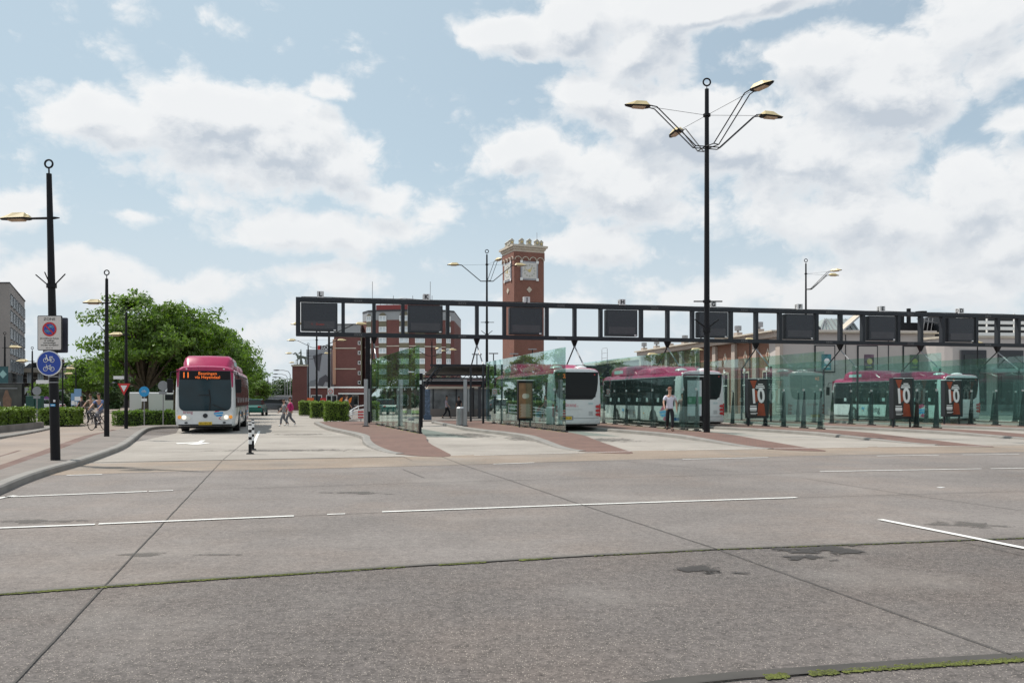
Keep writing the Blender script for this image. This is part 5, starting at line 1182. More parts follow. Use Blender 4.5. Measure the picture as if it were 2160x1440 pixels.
rn = [(-.05, 0, 1.28, .13), (-.07, 0, 1.55, .13), (-.06, 0, 1.78, .14), (-.07, 0, 1.92, .05), (-.08, 0, 2.06, .09), (-.15, .18, 1.2, .09), (-.3, .24, .95, .06), (-.25, .24, .68, .045), (-.15, -.18, 1.2, .09), (-.3, -.24, .95, .06), (-.25, -.24, .68, .045), (-.1, .2, 1.68, .06), (-.3, .22, 1.5, .04), (-.5, .1, 1.5, .035), (-.1, -.2, 1.68, .06), (-.3, -.22, 1.5, .04), (-.5, -.1, 1.5, .035)]
skin('rider', rn, [(0, 1), (1, 2), (2, 3), (3, 4), (0, 5), (5, 6), (6, 7), (0, 8), (8, 9), (9, 10), (2, 11), (11, 12), (12, 13), (2, 14), (14, 15), (15, 16)], M_bronze, st)
mb = MB(); mb.box((0, 0, .05), (1.9, .6, .10)); mb.loft([[(-.25, -.1, .09), (.2, -.1, .09), (.2, .1, .09), (-.25, .1, .09)], [(-.15, -.07, .85), (.05, -.07, .85), (.05, .07, .85), (-.15, .07, .85)]]); mb.build('base', M_bronze, st)

# station: brick range running away from us, cream range facing us
RB = Vector((X(1646, 76), 76, 0)); dd = Vector((-.218, .976, 0)).normalized(); LB = 62; aB = math.atan2(-dd.y, -dd.x)   # local +x runs from far to near
org = RB + dd * LB
sb = thing('station_building', 'brick station range with pale pilasters, diamond ornaments and chimneys, behind the buses', 'building', (org.x, org.y, 0), aB)
Hs = Z(698, 76)
# in the local frame the visible face is y=0 and the building lies on +y or -y; find the side that is away from us
MB().box((LB * .72, 5, Hs / 2 - .3), (LB * .56, 10, Hs - .6)).build('wall', M_brick3, sb)
MB().box((LB * .22, 6, Hs / 2 - .55), (LB * .44, 10, Hs - 1.1)).build('rear_wall', M_cream, sb)
MB().box((LB * .72, 4.7, Hs - .32), (LB * .56 + .3, 10.8, .5)).build('cornice', M_pil, sb); MB().box((LB * .72, 4.6, Hs - .0), (LB * .56 + .5, 11.3, .14)).build('gutter', M_stone, sb)
MB().box((LB * .22, 5.5, Hs - .75), (LB * .44, 10.6, .4)).build('rear_roof_edge', M_stone, sb)
npil = 9; pp = LB * .56 / (npil - 1); w_s = None; gdx = None
for k in range(npil):
    x = LB * .44 + k * pp
    MB().box((x, -.12, Hs / 2 - .3), (.75, .34, Hs - .7)).build('pilaster', M_pil, sb)
    c_ = MB().box((x, .3, Hs + .35), (.8, .6, .4)).build('chimney_base', M_pil, sb)
    mb = MB(); mb.cyl((x, .3, Hs + .5), (x, .3, Hs + .75), .12, n=8); mb.cyl((x, .3, Hs + .75), (x, .3, Hs + 1.25), .36, .36, 12); mb.build('vent', M_grey, c_)
    if k < npil - 1:
        cx = x + pp / 2
        F = MF(cx, -.01, Hs - 2.1); mb = MB(); mb.plate([(0, .62), (.34, 0), (0, -.62), (-.34, 0)], F, .06); mb.build('diamond_ornament', M_stone, sb); MB().plate([(0, .36), (.19, 0), (0, -.36), (-.19, 0)], F @ Matrix.Translation((0, 0, .06)), .02).build('diamond_core', M_brick3, sb)
        f = MB().box((cx, -.03, 2.1), (1.75, .16, 4.4)).build('window_surround', M_stone, sb)
        mb = MB(); mb.box((cx, -.13, 2.1), (1.35, .06, 4.0)); mb.build('pane', M_dglass, f); mb = MB(); mb.box((cx, -.17, 2.1), (.08, .03, 4.0)); mb.box((cx, -.171, 2.9), (1.35, .03, .08)); mb.build('glazing_bar', M_wh, f)
        MB().box((cx, -.14, 4.45), (.3, .1, .35)).build('keystone', M_wh, f)
mb = MB()
for x in (12, 14.5): mb.cyl((x, -.5, 0), (x, -.5, Hs + 1.2), .04, n=5)
for k in range(12): mb.cyl((12, -.5, 1 + k * .75), (14.5, -.5, 1 + k * .75), .03, n=4)
mb.build('roof_ladder', M_grey, sb)
# glass hall between the range and us
gh = thing('glass_hall', 'low green-glazed hall with dark frames running behind the second bus', 'building', (org.x - 3.2, org.y - 8, 0), aB)
Lh = 30
MB().box((Lh / 2, 1.5, 5.2), (Lh, 3, .25)).build('roof', M_grey, gh); MB().box((Lh / 2, 2.2, 2.6), (Lh, .3, 5)).build('back_wall', mat('hall_dark', (.07, .10, .09), .7, noise=.3, nscale=.6), gh)
for k in range(11): MB().box((k * Lh / 10, .1, 2.6), (.14, .14, 5.1)).build('mullion', M_dark, gh)
MB().box((Lh / 2, .12, 2.6), (Lh, .02, 5.0)).build('glazing', M_glass2, gh)
# cream range
CB = Vector((X(1641, 76), 76, 0)); cd = Vector((.994, .109, 0)); aC = math.atan2(cd.y, cd.x); Lc = 15.8
cr = thing('cream_building', 'pale cream rendered station wing with framed posters and rooftop plant', 'building', (CB.x, CB.y, 0), aC); Hk = Z(701, 76)
MB().box((Lc / 2, 5, Hk / 2), (Lc, 10, Hk)).build('wall', M_cream, cr)
MB().box((Lc / 2, 4.9, Hk + .06), (Lc + .5, 10.7, .14)).build('cornice', M_stone, cr); MB().box((Lc / 2, 5, Hk + .2), (Lc + .2, 10.3, .18)).build('upper_cornice', M_cream, cr)
for k, px in enumerate((1735, 1829, 1930)):
    u = (X(px, 77) - CB.x) / cd.x
    f = MB().box((u, -.04, Z(757, 77)), (2.05, .10, 2.6)).build('poster_frame', M_dark, cr); MB().box((u, -.10, Z(757, 77)), (1.82, .06, 2.38)).build('frame_field', M_cream, f)
    MB().box((u + .1, -.15, Z(764, 77)), (.95, .05, 1.5)).build('wall_poster', [mat('wp1', (.05, .22, .26), .5, noise=.6, nscale=2), mat('wp2', (.16, .10, .14), .5, noise=.8, nscale=3), mat('wp3', (.10, .13, .10), .5, noise=.8, nscale=3)][k], f)
    mb = MB(); mb.plate(circ(.28, 12), MF(u + .15, -.176, Z(762, 77)), .01); mb.plate(rrect(.6, .08, .01, 2, 0, -.45), MF(u + .1, -.176, Z(764, 77)), .01); mb.build('poster_print', [M_wh, M_gold, mat('wp4', (.35, .4, .08), .6)][k], f)
for px in (1781, 1876): MB().box(((X(px, 77) - CB.x) / cd.x, -.03, Hk / 2), (.06, .06, Hk - .3)).build('downpipe', M_dark, cr)
mb = MB(); a0, a1 = (X(1720, 80) - CB.x), (X(1815, 80) - CB.x); mb.loft([[(a0, 2.2, Hk + .28), (a1, 2.2, Hk + .28), (a1, 6, Hk + .28), (a0, 6, Hk + .28)], [(a0 + 1.6, 3.9, Hk + 1.75), (a1, 3.9, Hk + 1.75), (a1, 4.3, Hk + 1.75), (a0 + 1.6, 4.3, Hk + 1.75)]])
zr = mb.build('zinc_skylight', M_zinc, cr)
mb = MB()
for k in range(9): x = a0 + .3 + k * (a1 - a0 - .5) / 8; mb.beam((x, 2.15, Hk + .3), (min(max(x, a0 + 1.6), a1), 3.85, Hk + 1.78), .06, .06)
mb.build('skylight_ribs', M_grey, zr)
hk = MB(); u = X(1799, 79) - CB.x; hk.beam((u - .9, 2.6, Hk + .4), (u + 1.1, 2.6, Hk + 2.05), 1.8, .12); hk.build('open_hatch', M_grey, cr); MB().beam((u - .8, 2.45, Hk + .55), (u + .95, 2.45, Hk + 2.0), 1.4, .05).build('hatch_panel', M_stone, cr)
MB().sph((X(1723, 79) - CB.x, 2, Hk + .5), (.5, .4, .4), 10).build('roof_fan', M_dark, cr)
for px, y in ((1936, 648), (1921, 676)): u = X(px, 79) - CB.x; MB().cyl((u, 2.5, Hk), (u, 2.5, Z(y if px > 1930 else 662, 79)), .2, n=10).build('flue', M_black, cr)
u = X(1963, 79) - CB.x; mb = MB(); mb.cyl((u, 2.4, Hk), (u, 2.4, Z(657, 79)), .14, n=8); mb.cyl((u, 2.4, Z(657, 79)), (u, 2.4, Z(654, 79)), .5, .55, 10); mb.build('capped_flue', M_black, cr)
u = X(1930, 79) - CB.x; MB().box((u + .8, 3, Hk + .75), (4.2, 1.4, 1.1)).build('plant_unit', M_black, cr)
mb = MB()
for k in range(4): mb.beam((X(1945 + k * 9, 79) - CB.x, 1.5, Hk + .2), (X(1950 + k * 9, 79) - CB.x, 1.5, Hk + 1.7), .05, .05)
mb.beam((X(1940, 79) - CB.x, 1.5, Hk + 1.6), (X(1990, 79) - CB.x, 1.5, Hk + 1.2), .06, .06); mb.build('roof_rail', M_grey, cr)
# far right part with louvres
fr = thing('louvred_building', 'curved pale building with dark shop windows and white roof louvres, far right', 'building', (X(1990, 74), 74, 0), aC); Hf = Z(712, 74)
pts = [(0, 3)] + [(2.4 - 2.4 * math.cos(R(a)), 3 - 3.0 * math.sin(R(a))) for a in range(15, 91, 15)] + [(24, 0), (24, 12), (0, 12)]
MB().prism(pts, 0, Hf).build('wall', M_cream, fr); MB().prism([(x - .1 if x < 20 else x + .1, y - .12 if y < 8 else y) for x, y in pts], Hf, Hf + .22).build('cornice', M_stone, fr)
for u in (2.9, 6.6, 11): f = MB().box((u, -.05, 3.2), (2.5, .2, 5.6)).build('shop_front', M_slate, fr); MB().box((u, -.17, 3.3), (1.9, .06, 4.6)).build('pane', M_dglass, f)
MB().box((8, -.9, 4.05), (9, 1.8, .35)).build('canopy', M_grey, fr)
mb = MB()
for k in range(4): mb.box((12.4, 1.6, Hf + .5 + k * .55), (20, .10, .3))
mb.build('louvres', M_wh, fr); mb = MB()
for k in range(8): mb.box((2.8 + k * 2.8, 1.75, Hf + 1.3), (.12, .12, 2.4))
mb.build('louvre_posts', M_wh, fr); MB().box((2.6, 1.1, Hf + .8), (1.1, .7, 1.9)).build('cabinet', M_wh, fr)
MB().box((13, 6, Hf + 1.3), (20, 5, 2.6)).build('upper_floor', M_dark, fr)

# left office block and the old houses
OY = 115; q = OY / FP
ob = thing('office_block', 'grey concrete office block with bands of bright windows at the left edge', 'building', (X(20, OY), OY, 0), 0); Ho = Z(597, OY)
e = Vector((X(52, 137) - X(20, OY), 137 - OY, 0)); aO = math.atan2(e.y, e.x)
MB().prism([(0, 0), (e.x, e.y), (e.x - 30, e.y + 4), (-30, 2)], 0, Ho).build('wall', M_beton, ob); MB().prism([(.1, -.1), (e.x + .1, e.y + .1), (e.x - 30, e.y + 4.1), (-30, 1.8)], Ho, Ho + .15).build('parapet', M_slate, ob)
w0 = None; nW = 6
for r_ in range(5):
    zz = Z([634, 668, 704, 735, 770][r_] , OY + 2) - .0
    for k in range(nW):
        p = e * ((k + .55) / nW)
        if w0 is None: w0 = winmesh(2.6, 1.75, .09, 0, 1).build('window', [M_wglass, M_slate], ob, (p.x, p.y, zz)); w0.rotation_euler = (0, 0, aO); 
        else: place(w0, ob, (p.x, p.y, zz), aO)
MB().beam((0, 0, Z(812, OY)), (e.x, e.y, Z(812, OY)), .5, 3.6).build('ground_floor_glazing', M_dglass, ob)
oh = thing('old_houses', 'row of old dark brick houses with slate roof behind the blue cycle sign', 'building', (X(50, 135), 135, 0)); Lo = X(250, 135) - X(50, 135)
MB().box((Lo / 2, 4, Z(782, 135) / 2), (Lo, 8, Z(782, 135))).build('wall', mat('old_brick', (.10, .075, .065), .9, noise=.2, nscale=.6), oh)
zb, zt = Z(781, 135), Z(765, 135); MB().box((Lo / 2, 3.8, zb), (Lo + .4, 8.8, .75)).build('white_cornice', M_stone, oh)
mb = MB(); mb.loft([[(0, -.3, zb + .3), (Lo, -.3, zb + .3), (Lo, 8.3, zb + .3), (0, 8.3, zb + .3)], [(0, 1.6, zt), (Lo, 1.6, zt), (Lo, 6.4, zt), (0, 6.4, zt)]]); mb.build('roof', M_slate, oh)
w0 = None
for r_ in range(2):
    for k in range(9):
        l = (1.1 + k * 1.78, -.02, 5.0 - r_ * 2.9)
        if w0 is None: w0 = winmesh(.95, 1.8, .1, 0, 1).build('window', [M_wglass, M_wh], oh, l)
        else: place(w0, oh, l)
for z in (3.5, 4.2, 5.0, 5.7): MB().box((Lo / 2, -.005, z), (Lo, .05, .10)).build('white_band', M_stone, oh)
for u in (4, 9, 13): MB().box((u, 4, zt + .1), (.8, .8, 1.3)).build('chimney', M_brick3, oh)
for u in (2.2, 7, 12): d = MB().box((u, .2, zb + .85), (1.1, 1.2, 1.0)).build('dormer', M_wh, oh); MB().box((u, -.42, zb + .85), (.8, .05, .75)).build('pane', M_dglass, d)
# billboard
bb = thing('billboard', 'large dark billboard with a brown figure and pale lettering lines behind the planter hedge', 'billboard', (X(20, 52), 52, 0), R(0)); zc = (Z(812, 52) + Z(866, 52)) / 2
MB().box((-.1, .05, zc), (2.0, .2, 1.9)).build('frame', M_black, bb, bevel=.03); MB().box((-.1, -.06, zc), (1.86, .02, 1.76)).build('poster', mat('billboard_dark', (.04, .042, .035), .35, noise=.8, nscale=1.5, detail=8), bb)
mb = MB(); mb.plate([(-.25, -.7), (-.3, 0), (-.12, .5), (.02, .52), (.16, .1), (.3, -.1), (.22, -.7)], MF(-.1, -.072, zc), .004); mb.build('figure_shape', mat('billboard_brown', (.16, .09, .055), .5, noise=.5, nscale=3), bb); MB().box((-.1, -.078, zc + .62), (1.3, .006, .05)).build('text_line', M_back, bb); MB().box((-.75, -.078, zc - .35), (.45, .006, .22)).build('pale_panel', M_back, bb)
for s in (-.8, .7): MB().box((s, .1, (zc - .95) / 2), (.1, .1, zc - .95)).build('leg', M_dark, bb)
hb = thing('hanging_banner', 'dark teal banner with a pale diamond hanging from a lamp post at the left edge', 'banner', (X(6, 57.8), 57.8, 0)); MB().box((0, 0, Z(795, 58)), (.75, .03, 1.5)).build('cloth', mat('banner_teal', (.03, .10, .11), .6), hb); MB().plate([(0, .3), (.28, 0), (0, -.3), (-.28, 0)], MF(.02, -.02, Z(789, 58)), .01).build('diamond', mat('pale_teal', (.3, .5, .48), .6), hb); MB().cyl((-.35, 0, Z(773, 58)), (.4, 0, Z(773, 58)), .02, n=6).build('rod', M_black, hb)
for k, px in enumerate((67, 83)):
    t = thing('utility_cabinet', ('left' if k == 0 else 'right') + ' one of two dark green cabinets behind the planter hedge', 'cabinet', (X(px, 60), 60, .0), 0, 'dark green utility cabinets'); h = Z(848, 60); MB().box((0, 0, 1.25), (.62 if k == 0 else .42, .5, 1.0)).build('box', mat('cabinet_green', (.01, .07, .055), .5), t, bevel=.02); MB().box((0, 0, .38), (.3, .3, .75)).build('stand', M_dark, t)

# viaduct, spire
vi = thing('viaduct', 'low dark railway viaduct crossing the far end of the road', 'bridge', (X(590, 210), 210, 0)); MB().box((0, 0, 3.0 - 1.4), (26, 4, .9)).build('deck', mat('viaduct_grey', (.16, .17, .19), .8, noise=.1), vi); MB().box((0, -2.0, 2.15), (26, .1, .5)).build('railing', M_grey, vi)
for s in (-12, -6, 0, 6, 12): MB().box((s, 0, .6), (.7, 3, 1.2)).build('pier', M_beton, vi)
sp = thing('church_spire', 'thin dark church spire above the far trees left of the statue pillar', 'tower', (X(565, 420), 420, 0)); mb = MB(); mb.box((0, 0, 3), (2, 2, 6)); mb.build('tower', M_slate, sp); MB().cyl((0, 0, 5.9), (0, 0, 13.0), .95, .05, 8).build('spire', M_slate, sp)
bl = thing('distant_tower', 'pale blue-grey high-rise just visible behind the right edge of the trees', 'building', (X(506, 260), 260, 0)); MB().box((0, 0, 10), (1.5, 1.5, 21.6)).build('wall', mat('distant_blue', (.28, .38, .48), .6), bl)

# station canopy with slanting lattice roof and kiosk
CY = 60; cz = lambda py: EYE + (HY - py) * CY / FP
cn = thing('station_canopy', 'steel canopy with slanting lattice trusses and glazed roof, right of the leftmost glass screen', 'canopy', (X(893, CY), CY, 0), R(9)); Lq = 14.5
mb = MB()
for y in (0, 4.5):
    for k in range(4):
        x = k * 4.2
        MB().tube([(x, y, 0), (x, y, cz(815))], .11, 8).build('column', M_slate, cn)
for k in range(4):
    x = k * 4.4; a = Vector((x - .1, 0, cz(817))); b = Vector((x + 1.15, 0, cz(771))); mb = MB(); mb.beam(a, b, .5, .12); mb.beam(a + Vector((.3, 0, 0)), b + Vector((.3, 0, 0)), .5, .06)
    for j in range(7): mb.beam(a.lerp(b, j / 7), a.lerp(b, (j + 1) / 7) + Vector((.3, 0, 0)), .04, .04)
    mb.build('slanting_truss', M_dark, cn)
mb = MB(); mb.beam((.5, -.1, cz(770)), (Lq, -.1, cz(770)), .14, .16); mb.beam((.2, .3, cz(790)), (Lq, .3, cz(790)), .08, .10); mb.beam((0, .3, cz(797)), (Lq, .3, cz(797)), .08, .10)
for k in range(22): mb.beam((.5 + k * .62, .3, cz(797)), (.5 + k * .62 + .31, .3, cz(790)), .04, .04); mb.beam((.5 + k * .62 + .31, .3, cz(790)), (.5 + k * .62 + .62, .3, cz(797)), .04, .04)
mb.build('edge_truss', M_dark, cn)
mb = MB(); mb.loft([[(.8, 0, cz(771)), (Lq, 0, cz(771)), (Lq, .05, cz(771)), (.8, .05, cz(771))], [(.2, 3.5, cz(788)), (Lq, 3.5, cz(788)), (Lq, 3.55, cz(788)), (.2, 3.55, cz(788))]]); mb.build('mesh_roof', mat('roof_mesh', (.22, .22, .21), .6, noise=.3, nscale=8), cn)
MB().box((Lq / 2, .7, cz(800)), (Lq, 1.6, .05)).build('glass_roof', M_glass2, cn); MB().box((Lq / 2, 1.1, cz(807)), (Lq, 2.6, .26)).build('fascia', M_black, cn)
ks = thing('kiosk', 'low kiosk with dark glazing and a red-brown band under the canopy', 'kiosk', (X(893, 66), 66, 0), R(9))
MB().box((7.5, 1.5, .35), (14, 3, .7)).build('plinth', mat('kiosk_base', (.20, .18, .17), .8), ks); MB().box((7.5, 1.5, 1.5), (13.8, 2.8, 1.7)).build('glazed_body', mat('kiosk_glass', (.18, .20, .21), .15, noise=.6, nscale=1.2), ks)
MB().box((7.5, 1.45, 2.75), (14.2, 3.2, .35)).build('red_band', mat('kiosk_red', (.25, .06, .05), .6), ks); MB().box((7.5, 1.4, 3.08), (14.4, 3.4, .22)).build('roof_edge', M_grey, ks); MB().box((7.5, 1.43, 2.45), (14.3, 3.3, .2)).build('lower_edge', M_stone, ks)
for k in range(8): MB().box((.8 + k * 1.9, .06, 1.5), (.08, .08, 1.7)).build('mullion', M_dark, ks)
t = thing('ticket_pillar', 'blue and pink graffitied pillar at the left foot of the canopy', 'pillar', (X(902, 56), 56, 0)); MB().box((0, 0, 1.1), (.35, .4, 2.2)).build('shaft', mat('pillar_blue', (.08, .12, .18), .6, noise=.9, nscale=5), t, bevel=.03); MB().box((0, 0, .2), (.5, .5, .4)).build('base', mat('pillar_base', (.06, .10, .16), .6), t)
t = thing('notice_pillar', 'narrow white notice pillar between the glass screen and the canopy', 'sign', (X(888, 50), 50, 0)); MB().box((0, 0, 1.35), (.2, .12, 2.1)).build('panel', M_wh, t); mb = MB()
for k in range(9): mb.box((0, -.065, .5 + k * .2), (.15, .01, .10 + .05 * (k % 2)))
mb.build('notices', M_dark, t); MB().box((0, 0, .15), (.1, .1, .3)).build('foot', M_dark, t)

# ------------------------------------------------------------------ vehicles parked far away
CARS = []
def car(loc, rz, m, label):
    t = thing('parked_car', label, 'car', loc, rz, 'cars parked in the distance')
    def sec(x, pts): return [(x, y, z) for y, z in pts]
    prof = [(-2.15, .5, .86, .78), (-1.95, .3, .82, .95), (-1.0, .28, .86, 1.0), (0, .28, .87, 1.02), (1.1, .28, .86, .98), (1.9, .3, .83, .82), (2.15, .45, .78, .62)]
    MB().loft([[(x, -w, z0), (x, -w, z1 - .12), (x, -w * .93, z1), (x, w * .93, z1), (x, w, z1 - .12), (x, w, z0)] for x, z0, w, z1 in prof]).build('body', m, t, smooth=True)
    MB().loft([[(x, -w, .96), (x, -w * .82, z), (x, w * .82, z), (x, w, .96)] for x, w, z in ((-1.75, .76, .98), (-1.15, .80, 1.42), (.2, .80, 1.46), (1.25, .76, .99))]).build('cabin_glass', M_bglass, t)
    MB().loft([[(x, -.64, z), (x, -.6, z + .035), (x, .6, z + .035), (x, .64, z)] for x, z in ((-1.15, 1.42), (.2, 1.455))]).build('roof', m, t)
    for x in (-1.35, 1.35):
        for s in (-1, 1):
            w_ = MB().cyl((x, s * .72, .32), (x, s * .9, .32), .32, n=18).build('wheel', M_rub, t, smooth=True); MB().cyl((x, s * .895, .32), (x, s * .91, .32), .19, n=14).build('rim', M_rim, w_)
    for s in (-1, 1): MB().box((2.1, s * .6, .66), (.1, .3, .12)).build('headlight', M_lamp, t); MB().box((-2.1, s * .62, .8), (.1, .25, .14)).build('tail_light', M_red, t)
    return t
Mcar = mat('dark_car', (.02, .022, .026), .25, coat=.6); Mcw = mat('white_car', (.55, .55, .55), .3, coat=.5); Mcg = mat('green_car', (.01, .12, .10), .35, coat=.4)
car((X(572, 92), 92, .004), R(178), Mcar, 'dark car with its side to us at the far end of the road')
car((X(531, 72), 73, .004), R(100), Mcg, 'small green vehicle just beyond the rear of the bus')
car((X(82, 86), 86, .0), R(170), Mcw, 'white parked car left of the nearest lamp post, behind the shrubs'); car((X(101, 92), 92, 0), R(150), Mcw, 'second white parked car, closer to the nearest lamp post')
vn = thing('white_van', 'white van parked left of the bus under the trees', 'van', (X(338, 72), 72, 0), R(20)); MB().loft([[(x, -.95, .35), (x, -.95, z - .1), (x, -.85, z), (x, .85, z), (x, .95, z - .1), (x, .95, .35)] for x, z in ((-2.4, 2.1), (1.2, 2.1), (1.9, 1.3), (2.4, 1.0))]).build('body', Mcw, vn)
MB().box((.9, 0, 1.65), (.9, 1.93, .5)).build('side_window', M_bglass, vn)
for x in (-1.5, 1.5): MB().cyl((x, -.97, .34), (x, .97, .34), .34, n=16).build('wheel', M_rub, vn)

# ------------------------------------------------------------------ people
def mixv(a, b, t): return tuple(a[i] + (b[i] - a[i]) * t for i in range(3))
def person(loc, rz, H, label, shirt, legs, pose='stand', hair=M_hair, long_sleeve=False, skirt=False, group=None, shoes=None, hairlen=0, skin_m=None):
    k = H / 1.76; t = thing('person', label, 'person', loc, rz, group); skin_m = skin_m or M_skin
    P = dict(pel=(0, 0, .93), spi=(0, -.005, 1.10), che=(0, 0, 1.30), neb=(0, -.01, 1.45), nec=(0, .01, 1.52), hd1=(0, .02, 1.60), hd2=(0, .015, 1.68), hd3=(0, .0, 1.735))
    legsP = {-1: [(.09, 0, .88), (.10, .02, .49), (.10, -.02, .09), (.11, .14, .035)], 1: [(.09, 0, .88), (.10, .02, .49), (.10, -.02, .09), (.11, .14, .035)]}
    arms = {-1: [(.175, -.01, 1.41), (.25, -.03, 1.13), (.25, .06, .89)], 1: [(.175, -.01, 1.41), (.25, -.03, 1.13), (.25, .06, .89)]}
    if pose == 'walk':
        legsP = {-1: [(.085, 0, .88), (.09, .20, .52), (.09, .24, .10), (.10, .40, .05)], 1: [(.085, 0, .88), (.09, -.03, .48), (.09, -.33, .16), (.10, -.22, .06)]}
        arms = {-1: [(.175, -.01, 1.41), (.27, -.14, 1.15), (.27, -.10, .90)], 1: [(.175, -.01, 1.41), (.25, .10, 1.15), (.23, .25, .97)]}
    if pose == 'cycle':
        for n_ in P: P[n_] = (P[n_][0], P[n_][1] + (P[n_][2] - .93) * .25, P[n_][2] + .05)
        legsP = {-1: [(.085, .02, .93), (.09, .42, .80), (.10, .22, .38), (.11, .36, .33)], 1: [(.085, .02, .93), (.09, .36, .62), (.10, .20, .17), (.11, .34, .13)]}
        arms = {-1: [(.175, .13, 1.45), (.24, .33, 1.22), (.23, .58, 1.07)], 1: [(.175, .13, 1.45), (.24, .33, 1.22), (.23, .58, 1.07)]}
    if pose == 'carry':
        arms[1] = [(.175, -.01, 1.41), (.24, -.02, 1.13), (.25, .02, .86)]; legsP[1] = [(.085, 0, .88), (.09, .12, .50), (.09, .08, .09), (.10, .24, .035)]; legsP[-1] = [(.085, 0, .88), (.09, -.04, .49), (.09, -.18, .10), (.10, -.04, .04)]
    nodes = []; edges = []; idx = {}
    def nd(name, p, r, link_=None):
        nodes.append((*p, r)); idx[name] = len(nodes) - 1
        if link_ is not None: edges.append((idx[link_], idx[name]))
    nd('pel', P['pel'], (.135, .10)); nd('spi', P['spi'], (.125, .095), 'pel'); nd('che', P['che'], (.15, .105), 'spi'); nd('neb', P['neb'], (.075, .06), 'che'); nd('nec', P['nec'], .052, 'neb')
    nd('hd1', P['hd1'], (.066, .075), 'nec'); nd('hd2', P['hd2'], (.078, .092), 'hd1'); nd('hd3', P['hd3'], (.055, .065), 'hd2')
    for s in (-1, 1):
        A = arms[s]; Lg = legsP[s]; m = lambda p: (p[0] * s, p[1], p[2]); S_ = str(s)
        nd('sh' + S_, m(A[0]), .055, 'che'); nd('el' + S_, m(A[1]), .040, 'sh' + S_); nd('wr' + S_, m(A[2]), .026, 'el' + S_)
        d = (Vector(A[2]) - Vector(A[1])).normalized(); c = Vector(A[2]) + d * .05; nd('pa' + S_, m(c), (.018, .036), 'wr' + S_)
        nd('hi' + S_, m(Lg[0]), .082, 'pel'); nd('kn' + S_, m(Lg[1]), .054, 'hi' + S_); nd('an' + S_, m(Lg[2]), .036, 'kn' + S_); nd('to' + S_, m(Lg[3]), (.036, .028), 'an' + S_)
        side_ = d.cross(Vector((1, 0, 0))).normalized()
        for f, (o, ln) in enumerate(((-.03, .075), (-.01, .085), (.01, .08), (.028, .062))):
            b = c + side_ * o + d * .03; nd('f%d' % f + S_, m(b), .0085, 'pa' + S_); e_ = b + d * ln * .6; nd('g%d' % f + S_, m(e_), .008, 'f%d' % f + S_); e2 = e_ + (d * .7 + Vector((-.7, 0, 0))).normalized() * ln * .45; nd('h%d' % f + S_, m(e2), .0065, 'g%d' % f + S_)
        th = c + side_ * .045 + d * -.01; nd('t' + S_, m(th), .010, 'pa' + S_); nd('u' + S_, m(th + side_ * .02 + d * .035), .008, 't' + S_)
    body = skin('body', nodes, edges, skin_m, t, sc=k)
    # face
    hc = Vector(P['hd2']) * k
    mb = MB(); mb.loft([[(-.012, hc.y / k + .085, hc.z / k - .03), (.012, hc.y / k + .085, hc.z / k - .03), (.006, hc.y / k + .09, hc.z / k + .015), (-.006, hc.y / k + .09, hc.z / k + .015)], [(-.008, hc.y / k + .11, hc.z / k - .028), (.008, hc.y / k + .11, hc.z / k - .028), (.004, hc.y / k + .095, hc.z / k + .01), (-.004, hc.y / k + .095, hc.z / k + .01)]])
    mb.v = [tuple(Vector(v) * k) for v in mb.v]; mb.build('nose', skin_m, body)
    for s in (-1, 1): MB().sph((s * .03 * k, hc.y + .082 * k, hc.z + .012 * k), .011 * k, 8).build('eye', M_ink, body); MB().sph((s * .079 * k, hc.y, hc.z - .005 * k), (.012 * k, .02 * k, .03 * k), 8).build('ear', skin_m, body)
    MB().box((0, hc.y + .083 * k, hc.z - .052 * k), (.042 * k, .01 * k, .008 * k)).build('mouth', mat('lips', (.35, .12, .10), .5), body)
    mb = MB(); mb.sph((0, hc.y - .012 * k, hc.z + .03 * k), (.087 * k, .098 * k, .078 * k), 12)
    if hairlen: mb.sph((0, hc.y - .05 * k, hc.z - .06 * k), (.085 * k, .06 * k, hairlen * k), 10)
    mb.build('hair', hair, t, smooth=True)
    # clothes: same joints, a little wider
    o = .016
    n2 = [(P['pel'][0], P['pel'][1], P['pel'][2] - .05, (.142 + o, .118 + o)), (*P['pel'], (.142 + o, .112 + o)), (*P['spi'], (.13 + o, .10 + o)), (*P['che'], (.155 + o, .11 + o)), (*mixv(P['che'], P['neb'], .85), (.085 + o, .07 + o))]; e2 = [(0, 1), (1, 2), (2, 3), (3, 4)]
    for s in (-1, 1):
        A = arms[s]; m = lambda p: (p[0] * s, p[1], p[2]); b = len(n2); end = mixv(A[0], A[1], .75) if not long_sleeve else A[1]
        n2 += [(*m(A[0]), .062 + o), (*m(end), .050 + o)]; e2 += [(3, b), (b, b + 1)]
        if long_sleeve: n2.append((*m(mixv(A[1], A[2], .9)), .034 + o)); e2.append((b + 1, b + 2))
    skin('shirt', n2, e2, shirt, t, sc=k)
    n3 = [(*mixv(P['pel'], P['spi'], .45), (.138 + o, .106 + o)), (*P['pel'], (.14 + o, .115 + o))]; e3 = [(0, 1)]
    for s in (-1, 1):
        Lg = legsP[s]; m = lambda p: (p[0] * s, p[1], p[2]); b = len(n3)
        n3 += [(*m(Lg[0]), .090 + o), (*m(Lg[1]), .062 + o), (*m(mixv(Lg[1], Lg[2], .92)), .050 + o)]; e3 += [(1, b), (b, b + 1), (b + 1, b + 2)]
    skin('trousers', n3, e3, legs, t, sc=k)
